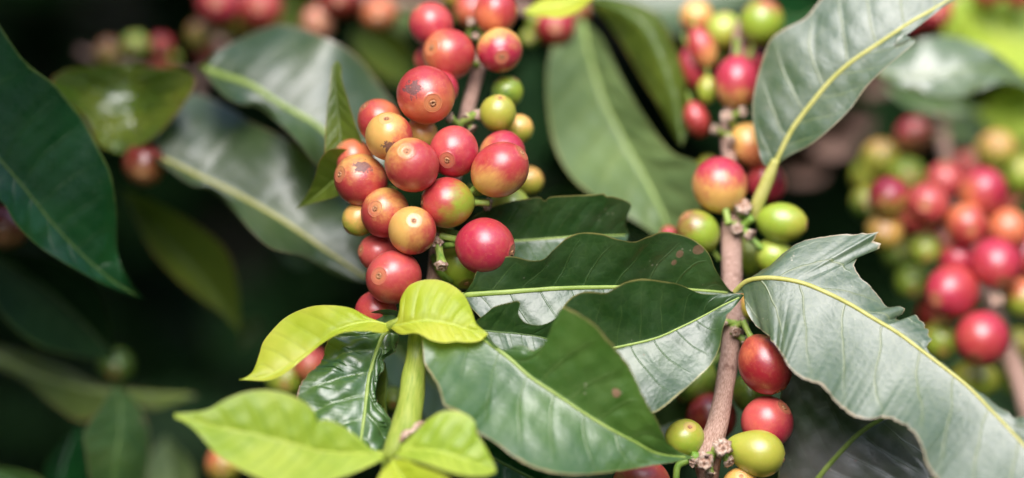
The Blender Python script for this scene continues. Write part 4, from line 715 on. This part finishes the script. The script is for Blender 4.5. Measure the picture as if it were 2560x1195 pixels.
# upper right
bleaf([(2190, 180, 7.5), (2250, 190, 7.3), (2310, 190, 7.2), (2370, 180, 7.2), (2430, 170, 7.3), (2500, 185, 7.5), (2620, 250, 7.8)], [(2190, 178), (2240, 130), (2300, 100), (2370, 90), (2430, 105), (2500, 140), (2620, 250)], [(2190, 184), (2235, 205), (2290, 228), (2340, 240), (2400, 242), (2450, 225), (2520, 205), (2620, 250)], M_LIP, 'pale curled leaf with a bright white lip near the upper corner', rib=VEIN, ribw=(2, 1), da=0.45, db=-0.35, nv=8, wave=0.1)
bleaf([(2700, 120, 10), (2600, 110, 10), (2520, 90, 10), (2440, 60, 10), (2370, 10, 10)], [(2700, 118), (2620, 40), (2520, 0), (2440, -20), (2370, 10)], [(2700, 125), (2600, 190), (2520, 180), (2440, 130), (2370, 10)], M_LIMEG, 'wide lime green leaf reaching in from the upper corner', rib=VEINL, da=0.3, db=-0.6, nv=8)
bleaf([(2460, 360, 12), (2520, 330, 12), (2580, 320, 12), (2660, 330, 12)], [(2460, 358), (2510, 290), (2580, 265), (2660, 330)], [(2460, 364), (2520, 390), (2590, 390), (2660, 330)], M_LIMEG, 'yellowish leaf behind the blurred yellow and green cherries', rib=VEINL, da=0.3, db=-0.6, nv=6)
bleaf([(2360, 440, 13), (2420, 400, 13), (2490, 390, 13), (2580, 420, 13)], [(2360, 438), (2420, 360), (2500, 345), (2580, 420)], [(2360, 444), (2420, 450), (2500, 450), (2580, 420)], M_MID, 'green leaf behind the topmost blurred red cherries', rib=VEINL, da=0.3, db=-0.6, nv=6)
bleaf([(2640, 230, 11), (2560, 150, 11), (2480, 90, 11), (2400, 30, 11), (2340, -60, 11)], [(2640, 230), (2540, 210), (2420, 170), (2360, 80), (2340, -60)], [(2640, 230), (2640, 100), (2560, 10), (2470, -60), (2340, -60)], M_LIMEG, 'bright yellow-green leaf beyond the pale curled leaf', rib=VEINL, da=-0.2, db=-0.5, nv=8)
bleaf([(2210, 210, 10.5), (2290, 240, 10.5), (2380, 260, 10.5), (2460, 275, 10.5)], [(2210, 208), (2290, 205), (2380, 225), (2460, 275)], [(2210, 215), (2280, 270), (2370, 285), (2460, 275)], M_MID, 'narrow dark green leaf under the pale curled leaf', rib=VEIND, da=-0.3, db=-0.2, nv=6)
bleaf([(2330, 330, 12), (2390, 320, 12), (2450, 330, 12), (2530, 370, 12)], [(2330, 328), (2390, 285), (2450, 290), (2530, 370)], [(2330, 335), (2390, 360), (2450, 370), (2530, 370)], M_LIP, 'whitish leaf behind the maroon cherry', rib=VEIN, da=0.7, db=-0.7, nv=5)
bleaf([(2440, 285, 11.5), (2500, 270, 11.5), (2560, 260, 11.5), (2650, 280, 11.5)], [(2440, 283), (2500, 225), (2570, 215), (2650, 280)], [(2440, 290), (2500, 330), (2570, 350), (2650, 280)], M_LIMEG, 'yellow-olive leaf between the pale curled leaf and the blurred cherries', rib=VEIN, da=-0.3, db=-0.5, nv=5)
bleaf([(1930, -30, 13), (1800, -10, 13), (1680, 20, 13), (1560, 10, 13), (1450, -20, 13)], [(1930, -40), (1800, -60), (1680, -60), (1560, -50), (1450, -30)], [(1930, -20), (1800, 50), (1700, 80), (1580, 60), (1450, -10)], M_BACK, 'greyish leaf high behind the upright branch', rib=VEIND, da=0.3, db=-0.6, nv=8)
bleaf([(2060, 30, 14), (2000, 60, 14), (1930, 40, 14), (1870, 0, 14)], [(2060, 20), (2000, -30), (1930, -50), (1870, -10)], [(2060, 40), (2000, 90), (1920, 90), (1870, 10)], M_DEEP, 'dark leaf behind the highest green cherries of the upright branch', rib=VEIND, da=-0.3, db=-0.6, nv=6)
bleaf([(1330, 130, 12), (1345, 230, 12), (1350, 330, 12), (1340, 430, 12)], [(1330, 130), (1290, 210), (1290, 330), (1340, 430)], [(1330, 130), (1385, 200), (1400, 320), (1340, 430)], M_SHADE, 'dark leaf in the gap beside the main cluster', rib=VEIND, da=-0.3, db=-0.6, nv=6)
bleaf([(880, 80, 12), (930, 110, 12), (980, 150, 12), (1040, 210, 12)], [(880, 80), (930, 75), (1010, 110), (1040, 210)], [(880, 85), (900, 150), (970, 200), (1040, 210)], M_OLIVE, 'dim olive leaf behind the highest cherries', rib=VEIND, da=-0.3, db=-0.6, nv=6)
bleaf([(700, -30, 14), (730, 20, 14), (745, 60, 14), (750, 110, 14)], [(700, -30), (690, 20), (700, 70), (750, 110)], [(700, -30), (780, -10), (790, 50), (750, 110)], M_OLIVE, 'small green leaf between two blurred bunches', rib=VEIND, da=-0.3, db=-0.6, nv=6)
bleaf([(960, -40, 12), (1000, 0, 12), (1020, 40, 12), (1010, 90, 12)], [(960, -40), (950, 10), (970, 60), (1010, 90)], [(960, -40), (1050, -20), (1060, 30), (1010, 90)], M_JADE, 'pale leaf behind the magenta cherry', rib=VEIND, da=-0.3, db=-0.6, nv=6)
bleaf([(960, 840, 6.5), (1020, 900, 6.4), (1090, 960, 6.3), (1180, 1040, 6.2), (1260, 1150, 6.0)], [(960, 838), (1040, 860), (1140, 920), (1220, 1010), (1260, 1150)], [(960, 845), (960, 940), (1040, 1020), (1130, 1120), (1260, 1150)], M_MID, 'shaded green leaf behind the thick green stem', da=-0.3, db=-0.6, nv=6)
bleaf([(1190, 1120, 1.5), (1260, 1160, 1.5), (1340, 1200, 1.5), (1440, 1240, 1.5)], [(1190, 1118), (1230, 1060), (1340, 1120), (1440, 1240)], [(1190, 1125), (1200, 1190), (1300, 1260), (1440, 1240)], M_DEEP, 'dark leaf under the large chewed green leaf', rib=VEIND, da=-0.3, db=-0.6, nv=6)
bleaf([(1560, 1130, 4), (1620, 1080, 4), (1700, 1050, 4), (1760, 1010, 4)], [(1560, 1125), (1620, 1030), (1700, 1000), (1760, 1010)], [(1560, 1135), (1640, 1130), (1720, 1090), (1760, 1010)], M_BACK, 'grey-green leaf in the gap beside the woody stem', rib=VEIND, da=-0.3, db=-0.6, nv=6)
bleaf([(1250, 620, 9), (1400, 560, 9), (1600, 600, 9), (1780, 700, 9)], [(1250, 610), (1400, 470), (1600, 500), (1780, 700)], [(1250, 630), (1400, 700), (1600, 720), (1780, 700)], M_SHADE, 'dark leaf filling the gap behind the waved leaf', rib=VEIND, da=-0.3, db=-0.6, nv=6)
bleaf([(780, 660, 9), (760, 640, 9), (730, 625, 9), (690, 610, 9)], [(780, 660), (760, 615), (730, 600), (690, 608)], [(780, 662), (750, 672), (715, 655), (690, 612)], M_BACK, 'small pale leaf under the wavy grey-green leaf', rib=VEIND, da=-0.3, db=-0.6, nv=3)
# dry brown matter behind on the right
M_DRY = leaf_mat('leaf_dry', (0.07, 0.04, 0.03), (0.20, 0.12, 0.09), (0.30, 0.2, 0.15), (0.2, 0.1, 0.06), (0.3, 0.15, 0.08), rough=0.6, spec=0.4, tw=0.1, spots=0.3, vein_amt=0.3)
def dry(x, y, w, h, z, label):
    z += 3
    tag(leaf('dry_leaf', [(x-w, y+h*0.5, z), (x-w*0.3, y, z), (x+w*0.4, y-h*0.1, z), (x+w, y-h*0.4, z)], [(x-w, y+h*0.5), (x-w*0.6, y-h*0.7), (x+w*0.3, y-h), (x+w, y-h*0.4)], [(x-w, y+h*0.5), (x-w*0.3, y+h), (x+w*0.7, y+h*0.7), (x+w, y-h*0.4)], M_DRY, None, da=-0.5, db=-0.8, nv=5, res=(40, 10), rib=EYE, ribw=(3, 2)), label, 'dry leaf', 'dry leaves in the gap')
dry(2085, 352, 62, 45, 11, 'pinkish brown dry leaf below the curled flap of the pale leaf'); dry(2190, 205, 40, 35, 12, 'brown dry leaf touching the flap of the pale leaf'); dry(2010, 430, 60, 28, 13, 'dull dry leaf beside the yellow leaf stalk')
dry(2150, 300, 40, 40, 13, 'dim brown dry leaf above the pinkish brown one'); dry(2350, 275, 60, 22, 14, 'dark brown dry leaf above the maroon cherry')
